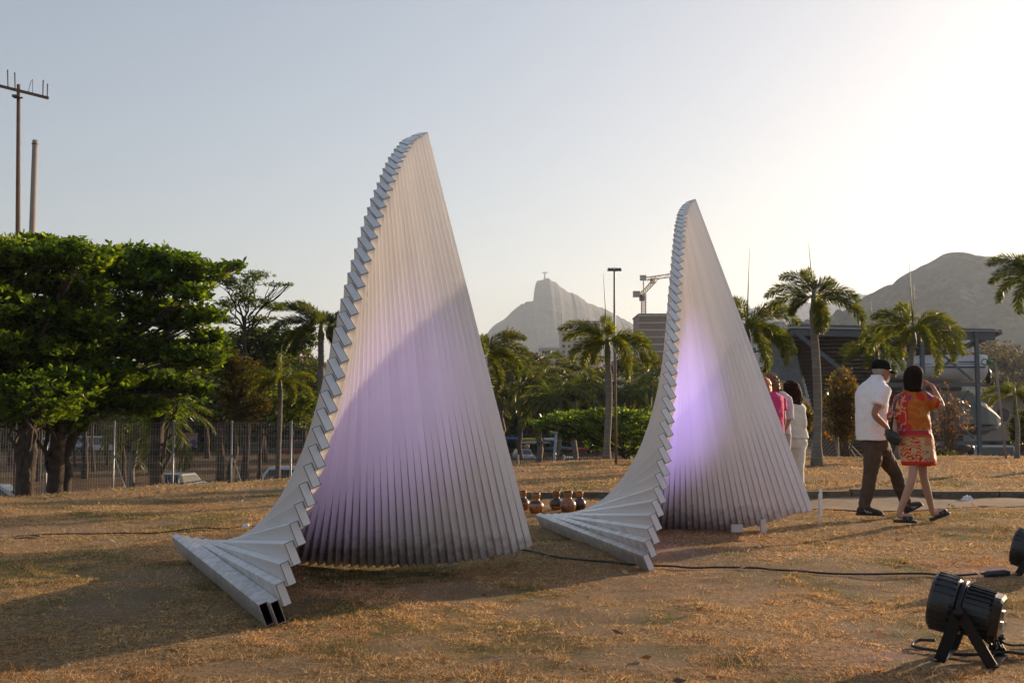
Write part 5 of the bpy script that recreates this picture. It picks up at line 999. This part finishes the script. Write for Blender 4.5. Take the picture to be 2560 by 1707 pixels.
def foot_(pts,ed,ai,an,heel_toe,r=.032):
    h,t=heel_toe; a=len(pts); pts.append((an.lerp(h,.6)+V((0,0,.0)),r)); ed.append((ai,a)); m=h.lerp(t,.55)+V((0,0,.02)); pts.append((m,(.026,.036))); ed.append((a,a+1)); pts.append((h.lerp(t,.92)+V((0,0,.012)),(.016,.036))); ed.append((a+1,a+2))
def ringv(c,r,f,hw,hd,up=None): return (V(c),r*hw,f*hd)
def tubeloft(mb,pts,n=16):
    mb.tube([p for p,_ in pts],[r for _,r in pts],n)
def person(base,label): return E('person',base,label,'person')
SK1=skinm('skin_tanned',(.26,.13,.085)); SK2=skinm('skin_light',(.36,.21,.15)); SK3=skinm('skin_warm',(.34,.19,.13))
EYE=M('eye',(.5,.48,.45),.2); LIP=M('lips',(.3,.1,.08),.5)
def zf(ox,oy,s): return lambda x,y,D: at(ox+x/s,oy+y/s,D)
# ---- the man ----
q=zf(2060,860,3.2675); f=V((.93,.37,0)).normalized(); r=V((f.y,-f.x,0)); D=12.05
g=ground(2195,1290); man=person((q(400,0,D).x,D,0),'grey-bearded man in black cap, glasses, white short-sleeved shirt and brown trousers, mid-stride')
hc=q(470,222,D)
J=dict(pel=(q(425,815,D),.115),sp=(q(402,640,D),.105),ch=(q(392,450,D),.125),nb=(q(412,345,D),.065),nk=(q(436,285,D),.055),hd=(q(455,240,D),.055),
 sr=(q(398,378,D)+r*.19,.052),er=(q(405,575,D-.26),.042),wr=(q(522,690,D-.27),.028),sl_=(q(412,378,D)-r*.15,.052),el=(q(450,580,D+.2),.042),wl=(q(505,700,D+.2),.028),
 hr=(q(412,850,D-.09),.09),kr=(q(378,1075,D-.07),.06),ar=(q(335,1325,D-.05),.038),hl=(q(452,850,D+.1),.09),kl=(q(583,1070,D+.22),.06),al=(q(668,1285,D+.36),.038))
def build_body(J,mat,par,hc,f,up,heels,hands,s=1.,vox=.0095):
    names=list(J); pts=[J[n] for n in names]; ix={n:i for i,n in enumerate(names)}
    ed=[(ix[a],ix[b]) for a,b in (('pel','sp'),('sp','ch'),('ch','nb'),('nb','nk'),('nk','hd'),('ch','sr'),('sr','er'),('er','wr'),('ch','sl_'),('sl_','el'),('el','wl'),('pel','hr'),('hr','kr'),('kr','ar'),('pel','hl'),('hl','kl'),('kl','al'))]
    # forearm / calf bulges
    for a,b,rr in(('er','wr',1.0),('el','wl',1.0),('kr','ar',1.02),('kl','al',1.02)):
        i=len(pts); p=J[a][0].lerp(J[b][0],.32); pts.append((p,J[a][1]*rr)); ed.remove((ix[a],ix[b])); ed+=[(ix[a],i),(i,ix[b])]
    for k,(h,t) in heels.items(): foot_(pts,ed,ix[k],J[k][0],(h,t))
    for k,(d,n,c,th) in hands.items(): hand(pts,ed,ix[k],J[k][0],d,n,s*1.02,c,th)
    v,fc=skinchain(pts,ed,0); mb=MB(); headgeo(mb,hc,f,up,s); k=len(mb.v); mb.v+= [V(p) for p in v]; mb.f+=[tuple(i+k for i in t) for t in fc]
    return remesh('body',mb.v,mb.f,mat,par,vox,2)
heelR,toeR=q(275,1392,D-.05),q(480,1398,D-.12); heelL,toeL=q(672,1378,D+.38),q(795,1312,D+.45)
MF=V((.985,.17,-.06)).normalized()
build_body(J,SK1,man,hc,MF,V((0,0,1)),{'ar':(heelR+V((.03,0,.03)),toeR+V((0,0,.02))),'al':(heelL+V((0,0,.03)),toeL)},{'wr':(V((.25,.1,-1)),V((.3,1,0)),.5,1),'wl':(V((.2,0,-1)),V((.3,-1,0)),.5,-1)})
SHW=cloth('white_shirt',(.74,.73,.77),(.71,.70,.74)); TRB=cloth('brown_trousers',(.06,.04,.028),(.08,.053,.036))
mb=MB(); rings=[(428,262,.062,.066),(425,282,.078,.076),(410,312,.15,.095),(402,345,.205,.11),(396,400,.225,.13),(390,480,.205,.138),(388,560,.195,.14),(390,650,.195,.142),(396,730,.20,.146),(400,782,.203,.148)]
mb.loft([(q(x,y,D),r*hw,f*hd) for x,y,hw,hd in rings],28,2.3)
a=J['sr'][0]; b=J['er'][0]; mb.tube([a-r*.08+V((0,0,.02)),a+V((0,0,-.02)),a.lerp(b,.3),a.lerp(b,.62)],[.07,.082,.080,.080],18)
a=J['sl_'][0]; b=J['el'][0]; mb.tube([a+r*.06,a+V((0,0,-.02)),a.lerp(b,.3),a.lerp(b,.62)],[.07,.085,.084,.082],18)
sh_=remesh('shirt',mb.v,mb.f,SHW,man,.0095,5,(.022,.09))
mb=MB(); c0=q(437,268,D); mb.loft([(c0+V((0,0,-.02)),r*.072,f*.074),(c0+V((-.005,0,.022)),r*.066,f*.068),(c0+V((-.005,0,.024)),r*.058,f*.060),(c0+V((0,0,-.02)),r*.06,f*.062)],24); mb.build('collar',SHW,man,True)
mb=MB(); mb.loft([(q(402,690,D),r*.165,f*.12),(q(412,790,D),r*.175,f*.128),(q(428,870,D),r*.17,f*.125),(q(432,905,D),r*.10,f*.09)],24)
mb.tube([J['hr'][0]+V((0,0,.06)),J['hr'][0].lerp(J['kr'][0],.35),J['kr'][0]+V((0,0,.03)),J['kr'][0].lerp(J['ar'][0],.5),J['ar'][0]+V((-.005,0,.02)),J['ar'][0]+V((-.008,0,-.03))],[.105,.098,.077,.072,.066,.064],18)
mb.tube([J['hl'][0]+V((0,0,.06)),J['hl'][0].lerp(J['kl'][0],.35),J['kl'][0]+V((0,0,.03)),J['kl'][0].lerp(J['al'][0],.5),J['al'][0]+V((-.005,0,.02)),J['al'][0]+V((-.01,0,-.02))],[.105,.098,.077,.072,.066,.064],18)
remesh('trousers',mb.v,mb.f,TRB,man,.0095,4,(.026,.07))
CAPB=M('black_cap',(.008,.009,.009),.9,spec=.15); GH=M('grey_hair',(.26,.235,.21),.9,bump=(90,.8,.004)); SHO=M('black_shoe',(.02,.018,.018),.7,bump=(60,.5,.003)); STR=M('shoe_stripe',(.3,.3,.32),.6)
ra,fa,ua=basis(MF)
mb=MB(); cc=hc+V((0,0,.030)); mb.loft([(cc-fa*.004+ua*z,ra*a_,fa*b_) for z,a_,b_ in((-.010,.083,.107),(.025,.086,.111),(.055,.083,.106),(.082,.068,.090),(.098,.046,.062),(.104,.012,.016))],24)
mb.build('cap_crown',CAPB,man,True); mb=MB(); vs=[];fs=[]
for j in range(7):
    for i in range(11):
        t=(i/10-.5)*2; s_=j/6; x=t*.072*(1-.18*s_**2); y=.088+s_*.10*(1-.35*t*t)-.012*t*t*0; z=-.002-.030*s_-.014*t*t; vs.append(cc+ra*x+fa*y*(1)+ua*z)
for j in range(6):
    for i in range(10): a=j*11+i; fs.append((a,a+1,a+12,a+11))
o=mesh('cap_brim',vs,fs,CAPB,man,True); m=o.modifiers.new('s','SOLIDIFY'); m.thickness=.004
mb=MB(); mb.loft([(hc-fa*.03+ua*z,ra*a_,fa*b_) for z,a_,b_ in((-.055,.045,.035),(-.04,.066,.058),(-.01,.078,.070),(.03,.08,.075))],20); remesh('hair',mb.v,mb.f,GH,man,.008,2,(.006,.02))
mb=MB(); mb.ell(hc+fa*.070-ua*.094,(.001,.001,.001),6,4); mb.loft([(hc+fa*.088-ua*.046,ra*.026,fa*.008),(hc+fa*.078-ua*.074,ra*.030,fa*.016),(hc+fa*.068-ua*.098,ra*.034,fa*.026),(hc+fa*.066-ua*.122,ra*.018,fa*.018)],16)
remesh('beard',mb.v,mb.f,M('white_beard',(.55,.52,.48),.9,bump=(90,.8,.004)),man,.006,2,(.005,.012))
GF=M('glasses_frame',(.02,.012,.01),.3); 
def glasses(par,hc,ra,fa,ua,mat=None,lens=None,s=1.):
    mb=MB()
    for sx in(-1,1):
        c=hc+ra*sx*.033*s+fa*.094*s+ua*.012*s; mb.tube([c+ra*math.cos(t)*.023*s+ua*math.sin(t)*.018*s for t in [k*math.pi/8 for k in range(17)]],.0022,6)
        mb.tube([hc+ra*sx*.055*s+fa*.092*s+ua*.016*s,hc+ra*sx*.076*s+fa*.03*s+ua*.014*s,hc+ra*sx*.078*s-fa*.01*s+ua*.006*s],.0022,6)
    mb.tube([hc+ra*-.010+fa*.100+ua*.014,hc+ra*.010+fa*.100+ua*.014],.002,6); o=mb.build('glasses',mat or GF,par,True)
    mb=MB()
    for sx in(-1,1): c=hc+ra*sx*.033*s+fa*.094*s+ua*.012*s; mb.lathe(c,[(.001,.0),(.021*s,0),(.021*s,.001),(.001,.001)],14,fa)
    mb.build('lenses',lens or GLS,o)
glasses(man,hc,ra,fa,ua)
for sx in(-1,1): mb=MB(); mb.ell(hc+ra*sx*.031+fa*.078+ua*.012,(.011,.011,.011)); mb.build('eye',EYE,man,True)
def shoe(h,t,par,mat,L=1.,w=.046,up=V((0,0,1)),stripes=True,name='shoe'):
    d=(t-h); Ls=d.length; d.normalize(); sd=d.cross(V((0,0,1))).normalized(); u=sd.cross(d)
    mb=MB(); mb.loft([(h+d*x*Ls+u*(z/2+.006),sd*ww,u*(z/2)) for x,ww,z in((-.05,.022,.05),(.02,w*.72,.085),(.15,w*.78,.10),(.32,w*.82,.105),(.5,w*.95,.082),(.72,w*1.05,.062),(.92,w*.92,.048),(1.03,w*.45,.03))],18,2.6); o=mb.build(name,mat,par,True); o.modifiers.new('ss','SUBSURF').levels=1
    mb=MB(); mb.loft([(h+d*x*Ls+u*.006,sd*ww,u*.012) for x,ww in((-.08,.02),(0,w*.85),(.3,w*.85),(.6,w*1.05),(.9,w*1.0),(1.06,w*.5))],18,2.6); mb.build('sole',RUB,o,True)
    if stripes:
        for k in range(3):
            for s_ in(-1,1): mb=MB(); a=h+d*Ls*(.38+.09*k)+sd*s_*w*.97+u*.022; mb.obox(a,a-d*.03+u*.035-sd*s_*.010,.004,.009,side=sd); mb.build('stripe',STR,o)
    return o
shoe(heelR,toeR,man,SHO); shoe(heelL,toeL,man,SHO)
# ---- the woman in the patterned dress ----
D=11.2; f=V((.60,.80,0)).normalized(); r=V((f.y,-f.x,0)); wo=person((q(740,0,D).x,D,0),'dark-haired woman in a short orange and red patterned dress, right hand raised to her face')
hc=q(742,262,D); hf=V((.80,.60,0)); 
J=dict(pel=(q(765,800,D),.10),sp=(q(742,640,D),.085),ch=(q(725,480,D),.095),nb=(q(725,400,D),.05),nk=(q(728,370,D),.042),hd=(q(735,300,D),.045),
 sr=(q(800,432,D-.08),.042),er=(q(972,518,D-.05),.034),wr=(q(882,335,D+.10),.022),sl_=(q(640,440,D+.10),.042),el=(q(562,600,D+.06),.036),wl=(q(588,725,D-.02),.023),
 hr=(q(795,850,D+.08),.066),kr=(q(812,1085,D+.14),.047),ar=(q(888,1372,D+.22),.031),hl=(q(752,850,D-.0),.066),kl=(q(722,1100,D-.08),.047),al=(q(612,1385,D-.06),.031))
heelL,toeL=q(578,1452,D-.05),q(750,1458,D-.10); heelR,toeR=q(880,1440,D+.22),q(1020,1385,D+.28)
build_body(J,SK2,wo,hc,hf,V((0,0,1)),{'ar':(heelR+V((.0,0,.04)),toeR+V((0,0,.03))),'al':(heelL+V((.02,0,.05)),toeL+V((0,0,.03)))},{'wr':(V((-.75,0.1,.45)),V((-.3,-.2,-1)),.75,1),'wl':(V((.1,-.1,-1)),V((.6,.5,0)),.7,-1)},.93,.0085)
dm=bpy.data.materials.new('patterned_silk'); dm.use_nodes=True; n=dm.node_tree; b=n.nodes['Principled BSDF']; b.inputs['Roughness'].default_value=.55; b.inputs['Specular IOR Level'].default_value=.25
def nn(t,**k):
    x=n.nodes.new(t)
    for a,v_ in k.items(): setattr(x,a,v_)
    return x
tc=nn('ShaderNodeTexCoord'); sp=nn('ShaderNodeSeparateXYZ'); n.links.new(tc.outputs['Object'],sp.inputs[0])
def rampn(src,els,interp='CONSTANT'):
    c=nn('ShaderNodeValToRGB'); c.color_ramp.interpolation=interp
    while len(c.color_ramp.elements)<len(els): c.color_ramp.elements.new(.5)
    for e,(p,col) in zip(c.color_ramp.elements,els): e.position=p; e.color=(*col,1)
    n.links.new(src,c.inputs[0]); return c.outputs[0]
RD=(.42,.015,.009);CR=(.45,.29,.14);OG=(.38,.085,.006);MG=(.22,.02,.11);YO=(.38,.14,.015)
wv=nn('ShaderNodeTexWave',wave_type='RINGS'); wv.inputs['Scale'].default_value=9; wv.inputs['Distortion'].default_value=9; wv.inputs['Detail'].default_value=1; wv.inputs['Detail Scale'].default_value=2; n.links.new(tc.outputs['Object'],wv.inputs[0])
nzc=nn('ShaderNodeTexNoise'); nzc.inputs['Scale'].default_value=15; nzc.inputs['Detail'].default_value=1; n.links.new(tc.outputs['Object'],nzc.inputs[0])
nzl=nn('ShaderNodeTexNoise'); nzl.inputs['Scale'].default_value=8; nzl.inputs['Detail'].default_value=.5; n.links.new(tc.outputs['Object'],nzl.inputs[0])
wb=nn('ShaderNodeTexWave'); wb.wave_type='BANDS'; wb.bands_direction='DIAGONAL'; wb.inputs['Scale'].default_value=19; wb.inputs['Distortion'].default_value=7; wb.inputs['Detail'].default_value=1; wb.inputs['Detail Scale'].default_value=1.2; n.links.new(tc.outputs['Object'],wb.inputs[0])
lf0=rampn(wb.outputs[0],[(0,RD),(.45,CR)]); lf1=rampn(nzc.outputs[0],[(0,RD),(.36,CR),(.60,MG),(.64,CR)]); lm=nn('ShaderNodeMath',operation='GREATER_THAN'); lm.inputs[1].default_value=.5; n.links.new(nzl.outputs[0],lm.inputs[0])
leafy_=(lm.outputs[0],lf1,lf0); blot=rampn(nzc.outputs[0],[(0,RD),(.44,CR),(.56,RD),(.66,MG)])
big=rampn(nzl.outputs[0],[(0,MG),(.36,OG),(.50,YO),(.56,OG),(.62,RD)])
def mixn(fac,a,b_):
    x=nn('ShaderNodeMix',data_type='RGBA')
    if isinstance(fac,float): x.inputs[0].default_value=fac
    else: n.links.new(fac,x.inputs[0])
    for i,s_ in((6,a),(7,b_)):
        if isinstance(s_,tuple): x.inputs[i].default_value=(*s_,1)
        else: n.links.new(s_,x.inputs[i])
    return x.outputs[2]
leafy=mixn(*leafy_)
# wobble the borders a little so that they follow the drape
def masknode(axis,lo,hi,wob=.05):
    a=nn('ShaderNodeMath',operation='MULTIPLY_ADD'); a.inputs[1].default_value=wob; n.links.new(nzl.outputs[0],a.inputs[0]); n.links.new(sp.outputs[axis],a.inputs[2])
    g_=nn('ShaderNodeMath',operation='GREATER_THAN'); g_.inputs[1].default_value=lo; n.links.new(a.outputs[0],g_.inputs[0]); l_=nn('ShaderNodeMath',operation='LESS_THAN'); l_.inputs[1].default_value=hi; n.links.new(a.outputs[0],l_.inputs[0])
    m_=nn('ShaderNodeMath',operation='MULTIPLY'); n.links.new(g_.outputs[0],m_.inputs[0]); n.links.new(l_.outputs[0],m_.inputs[1]); return m_.outputs[0]
org=wo.location; zz=lambda y: q(0,y,D).z; xx=lambda x: q(x,0,D).x-org.x
c=mixn(masknode('X',xx(300),xx(668)),big,blot)
c=mixn(masknode('X',xx(655),xx(668)),c,RD)
c=mixn(masknode('Z',zz(712),zz(698),0.02),c,MG); c=mixn(masknode('Z',zz(735),zz(712),.02),c,RD); c=mixn(masknode('Z',zz(752),zz(738),.02),c,OG)
c=mixn(masknode('Z',zz(1200),zz(752),.02),c,leafy); c=mixn(masknode('Z',zz(1200),zz(955),.0),c,RD)
n.links.new(c,b.inputs[0])
bt=nn('ShaderNodeTexNoise'); bt.inputs['Scale'].default_value=12; bp_=nn('ShaderNodeBump'); bp_.inputs['Strength'].default_value=.4; bp_.inputs['Distance'].default_value=.015; n.links.new(tc.outputs['Object'],bt.inputs[0]); n.links.new(bt.outputs[0],bp_.inputs['Height']); n.links.new(bp_.outputs[0],b.inputs['Normal'])
mb=MB(); rings=[(722,372,.058,.055),(720,388,.075,.065),(716,402,.125,.08),(714,422,.175,.09),(716,450,.188,.105),(722,520,.170,.118),(730,620,.158,.118),(738,700,.162,.12),(750,790,.178,.135),(760,880,.178,.145),(772,940,.172,.15),(778,988,.168,.152)]
mb.loft([(q(x,y,D),r*hw,f*hd) for x,y,hw,hd in rings],28,2.2)
a=J['sr'][0]; b_=J['er'][0]; mb.tube([a-r*.05,a+V((0,0,.0)),a.lerp(b_,.4),a.lerp(b_,.68)],[.06,.068,.072,.074],18)
a=J['sl_'][0]; b_=J['el'][0]; mb.tube([a+r*.05,a+V((0,0,-.01)),a.lerp(b_,.5),a.lerp(b_,1.0),b_.lerp(J['wl'][0],.12)],[.06,.068,.066,.066,.064],18)
remesh('dress',mb.v,mb.f,dm,wo,.009,4,(.026,.10))
HB=M('dark_hair',(.012,.007,.005),.85,spec=.1,bump=(70,.9,.004)); ra,fa,ua=basis(hf)
def hair(par,hc,ra,fa,ua,rings,mat,n_=24,vox=.008,disp=(.008,.03)):
    mb=MB(); mb.loft([(hc+ra*x+fa*y+ua*z,ra*a_,fa*b_) for x,y,z,a_,b_ in rings],n_); return remesh('hair',mb.v,mb.f,mat,par,vox,3,disp)
hair(wo,hc,ra,fa,ua,[(0,-.035,-.165,.075,.050),(0,-.038,-.13,.093,.068),(0,-.034,-.07,.099,.082),(0,-.028,0,.100,.090),(0,-.018,.04,.095,.098),(0,-.008,.078,.076,.086),(0,-.004,.104,.045,.052),(0,0,.114,.012,.014)],HB)
for sx in(-1,1): mb=MB(); mb.ell(hc+ra*sx*.029+fa*.072+ua*.012,(.010,.010,.010)); mb.build('eye',EYE,wo,True)
mb=MB(); mb.tube([hc+ra*.075+fa*.02+ua*.0,hc+ra*.079+fa*.055+ua*.012,hc+ra*.060+fa*.085+ua*.012],.0022,6); mb.build('glasses',GF,wo,True)
# sandals with two buckled straps
def sandal(h,t,par):
    d=(t-h); L=d.length; d.normalize(); sd=d.cross(V((0,0,1))).normalized(); u=sd.cross(d)
    mb=MB(); mb.loft([(h+d*x*L+u*.010,sd*w,u*.016) for x,w in((-.06,.018),(.02,.034),(.3,.034),(.62,.044),(.88,.042),(1.05,.02))],18,2.6); o=mb.build('sandal',SHO,par,True)
    for x in(.48,.72):
        P=[h+d*x*L+sd*math.cos(a)*.046+u*(.012+math.sin(a)*.055) for a in [k*math.pi/8 for k in range(9)]]; mb=MB()
        for i in range(8): mb.obox(P[i]-d*.0,P[i+1],.034,.005,side=d)
        s_=mb.build('strap',SHO,o); mb=MB(); mb.tube([P[3]+u*.004+d*.012,P[3]+u*.004-d*.012,P[5]+u*.004-d*.012,P[5]+u*.004+d*.012,P[3]+u*.004+d*.012],.0025,6); mb.build('buckle',STL,o)
sandal(heelL,toeL,wo); sandal(heelR,toeR,wo)
# shoulder bag: carried, a thing of its own
BAGM=M('black_leather',(.012,.012,.014),.35,bump=(30,.6,.006)); bc=q(562,760,D-.12); bag=E('shoulder_bag',bc,'black leather shoulder bag hanging at the hip of the woman in the orange dress','bag')
mb=MB(); mb.loft([(bc+V((-.075,0,.055)),(0,.02,0),(0,0,.02)),(bc+V((-.06,0,.03)),(0,.045,0),(0,0,.06)),(bc+V((-.01,0,-.005)),(0,.055,0),(0,0,.078)),(bc+V((.05,0,-.025)),(0,.05,0),(0,0,.065)),(bc+V((.075,0,-.03)),(0,.02,0),(0,0,.03))],16); remesh('bag_body',mb.v,mb.f,BAGM,bag,.006,2,(.012,.03))
mb=MB(); P=[q(628,405,D-.02),q(592,455,D-.10),q(572,530,D-.17),q(560,600,D-.18),q(548,690,D-.13),bc+V((-.035,0,.05))]; B_=bez(P,24)
for i in range(len(B_)-1): mb.obox(B_[i],B_[i+1],.022,.005)
so_=mb.build('strap',BAGM,bag); mb=MB(); c=q(567,560,D-.185); mb.tube([c+V((math.cos(t)*.014,-.004,math.sin(t)*.011)) for t in [k*math.pi/6 for k in range(13)]],.003,6); mb.build('buckle',STL,so_)
# ---- woman in white, seen from behind ----
q5=zf(1860,900,4.9)
D=14.0; f=V((-.35,.94,0)).normalized(); r=V((f.y,-f.x,0)); w2=person((q5(610,0,D).x,D,0),'long-haired woman in a white blouse and white trousers standing with her back to the camera'); zg0=zgf(q5(610,0,D).x,D)
hc=q5(575,375,D)
J=dict(pel=(q5(630,1010,D),.11),sp=(q5(610,860,D),.095),ch=(q5(600,660,D),.105),nb=(q5(595,560,D),.05),nk=(q5(590,530,D),.045),hd=(q5(580,470,D),.045),
 sr=(q5(690,600,D),.045),er=(q5(712,800,D-.04),.036),wr=(q5(665,960,D+.16),.024),sl_=(q5(510,600,D+.05),.045),el=(q5(485,800,D+.03),.036),wl=(q5(520,950,D+.2),.024),
 hr=(q5(665,1060,D),.085),kr=(q5(660,1350,D-.02),.056),ar=(q5(645,1640,D),.034),hl=(q5(595,1060,D+.02),.085),kl=(q5(590,1350,D),.056),al=(q5(590,1640,D+.03),.034))
J['ar'][0].z=zg0+.09; J['al'][0].z=zg0+.09
hR=V((J['ar'][0].x,J['ar'][0].y-.05,zg0+.015)); hL=V((J['al'][0].x,J['al'][0].y-.05,zg0+.015))
build_body(J,SK3,w2,hc,f,V((0,0,1)),{'ar':(hR,hR+f*.22),'al':(hL,hL+f*.22)},{'wr':(V((-.3,.9,.1)),V((0,0,-1)),.5,1),'wl':(V((.3,.9,.1)),V((0,0,-1)),.5,-1)},.95,.011)
WTOP=cloth('white_blouse',(.66,.63,.57)); WTR=cloth('white_trousers',(.66,.62,.56))
def topcloth(par,Jn,r,f,rings,qf,D,mat,sl=1.0,vox=.011,name='blouse'):
    mb=MB(); mb.loft([(qf(x,y,D),r*hw,f*hd) for x,y,hw,hd in rings],26,2.2)
    for s_,e_,w_ in(('sr','er','wr'),('sl_','el','wl')):
        a=Jn[s_][0];b=Jn[e_][0];c=Jn[w_][0]; sg=-1 if s_=='sr' else 1
        P=[a+r*sg*.05,a,a.lerp(b,.55),b] if sl>=1 else [a+r*sg*.05,a,a.lerp(b,.5),a.lerp(b,.75)]; R_=[.06,.066,.062,.06] if sl>=1 else [.06,.066,.066,.068]
        if sl>=1: P+=[b.lerp(c,.6)]; R_+=[.05]
        mb.tube(P,R_,16)
    return remesh(name,mb.v,mb.f,mat,par,vox,4,(.024,.1))
topcloth(w2,J,r,f,[(590,498,.055,.055),(590,515,.09,.07),(592,540,.155,.09),(596,580,.19,.105),(600,680,.175,.11),(608,800,.165,.112),(615,900,.178,.128),(622,962,.188,.138)],q5,D,WTOP)
mb=MB(); mb.loft([(q5(622,900,D),r*.15,f*.105),(q5(630,1010,D),r*.165,f*.12),(q5(632,1080,D),r*.15,f*.115)],24)
for h_,k_,a_ in(('hr','kr','ar'),('hl','kl','al')): mb.tube([J[h_][0]+V((0,0,.04)),J[h_][0].lerp(J[k_][0],.5),J[k_][0],J[a_][0]+V((0,0,.02))],[.10,.088,.078,.085],16)
remesh('trousers',mb.v,mb.f,WTR,w2,.011,3,(.022,.1)); ra,fa,ua=basis(f)
hair(w2,hc,ra,fa,ua,[(.02,-.05,-.26,.03,.02),(.03,-.05,-.20,.085,.045),(.02,-.045,-.12,.115,.07),(.01,-.04,-.04,.118,.095),(0,-.025,.03,.112,.105),(0,-.01,.09,.09,.095),(0,-.005,.125,.05,.055),(0,0,.135,.012,.014)],M('brown_black_hair',(.025,.010,.006),.8,spec=.12,bump=(60,1.,.006)),disp=(.02,.035))
for sd_,h_ in((-1,hR),(1,hL)): shoe(h_,h_+f*.23,w2,WP,stripes=False)
# ---- two women partly hidden by the right sculpture ----
def bystander(D,f,hx,hy,shx,shy,label,skin,topm,botm,hairm,hairrings,glass=False,sl=.5,disp=(.02,.03),armx=0):
    r=V((f.y,-f.x,0)); base=q5(shx,0,D); p=person((base.x,D,0),label); g0=zgf(base.x,D); hc=q5(hx,hy,D); k=1/4.9*D/F
    X=lambda dx,z,dy=0: V((base.x+dx,D+dy,g0+z))
    sh=q5(shx,shy,D).z-g0; s=sh/1.33
    J=dict(pel=(X(0,.92*s),.105),sp=(X(0,1.08*s),.09),ch=(X(0,1.25*s),.10),nb=(X(0,1.36*s),.05),nk=((X(0,1.42*s)+hc)/2,.043),hd=(hc-V((0,0,.06)),.045),
     sr=(X(0,1.33*s)+r*.165,.043),er=(X(0,1.07*s)+r*.21,.034),wr=(X(0,.86*s)+r*.2+f*.08,.023),sl_=(X(0,1.33*s)-r*.165,.043),el=(X(0,1.07*s)-r*.2,.034),wl=(X(0,.88*s)-r*.17+f*.1,.023),
     hr=(X(0,.88*s)+r*.085,.085),kr=(X(0,.48*s)+r*.085,.055),ar=(X(0,.09)+r*.085,.034),hl=(X(0,.88*s)-r*.085,.085),kl=(X(0,.48*s)-r*.085,.055),al=(X(0,.09)-r*.085,.034))
    hR=J['ar'][0]-f*.05; hR.z=g0+.015; hL=J['al'][0]-f*.05; hL.z=g0+.015
    build_body(J,skin,p,hc,f,V((0,0,1)),{'ar':(hR,hR+f*.22),'al':(hL,hL+f*.22)},{'wr':(V((0,0,-1)),f,.5,1),'wl':(V((0,0,-1)),f,.5,-1)},.95,.011)
    qq=lambda x,y,D_: X(0,y)
    mb=MB(); mb.loft([(X(0,z*s),r*hw,f*hd) for z,hw,hd in((1.42,.06,.055),(1.40,.10,.07),(1.37,.16,.09),(1.32,.185,.10),(1.2,.17,.11),(1.05,.158,.108),(.95,.168,.115),(.86,.175,.12))],26,2.2)
    for s_,e_ in(('sr','er'),('sl_','el')):
        a=J[s_][0];b=J[e_][0]; mb.tube([a.lerp(X(0,1.33*s),.3),a,a.lerp(b,.5),a.lerp(b,sl)],[.055,.064,.066,.07 if sl<1 else .06],16)
    remesh('shirt',mb.v,mb.f,topm,p,.011,4,(.02,.09))
    mb=MB(); mb.loft([(X(0,.98*s),r*.145,f*.10),(X(0,.9*s),r*.165,f*.12),(X(0,.8*s),r*.15,f*.115)],24)
    for h_,k_,a_ in(('hr','kr','ar'),('hl','kl','al')): mb.tube([J[h_][0]+V((0,0,.03)),J[h_][0].lerp(J[k_][0],.5),J[k_][0],J[a_][0]+V((0,0,.02))],[.098,.082,.066,.062],16)
    remesh('trousers',mb.v,mb.f,botm,p,.011,3); ra,fa,ua=basis(f); hair(p,hc,ra,fa,ua,hairrings,hairm,disp=disp)
    for sx in(-1,1): mb=MB(); mb.ell(hc+ra*sx*.030+fa*.074+ua*.012,(.010,.010,.010)); mb.build('eye',EYE,p,True)
    for h_ in(hR,hL): shoe(h_,h_+f*.23,p,SHO,stripes=False)
    if glass: glasses(p,hc,ra,fa,ua,GF,GLS,1.15)
    return p
long_=[(0,-.05,-.28,.05,.025),(0,-.05,-.2,.095,.05),(0,-.04,-.1,.105,.075),(0,-.035,-.02,.102,.09),(0,-.02,.05,.099,.10),(0,-.006,.1,.075,.082),(0,0,.128,.02,.02)]
curly=[(0,-.06,-.16,.06,.03),(0,-.055,-.12,.12,.06),(0,-.05,-.05,.13,.085),(0,-.035,.03,.118,.10),(0,-.02,.09,.09,.09),(0,-.01,.13,.03,.03)]
bystander(13.3,V((-.55,.83,0)).normalized(),215,325,330,480,'orange-haired woman in a pink top half hidden behind the right sculpture',SK2,cloth('pink_top',(.55,.03,.16)),cloth('blue_jeans',(.05,.07,.12)),M('orange_hair',(.42,.13,.03),.5,bump=(60,1.,.006)),long_)
bystander(13.75,V((-.80,-.35,0)).normalized(),300,285,420,470,'curly auburn-haired woman in sunglasses and a lilac striped shirt between her two friends',SK3,cloth('lilac_shirt',(.50,.42,.52),(.62,.58,.62)),cloth('pale_trousers',(.4,.38,.36)),M('auburn_hair',(.16,.06,.02),.5,bump=(40,1.,.01)),curly,True,1.0,(.035,.022))
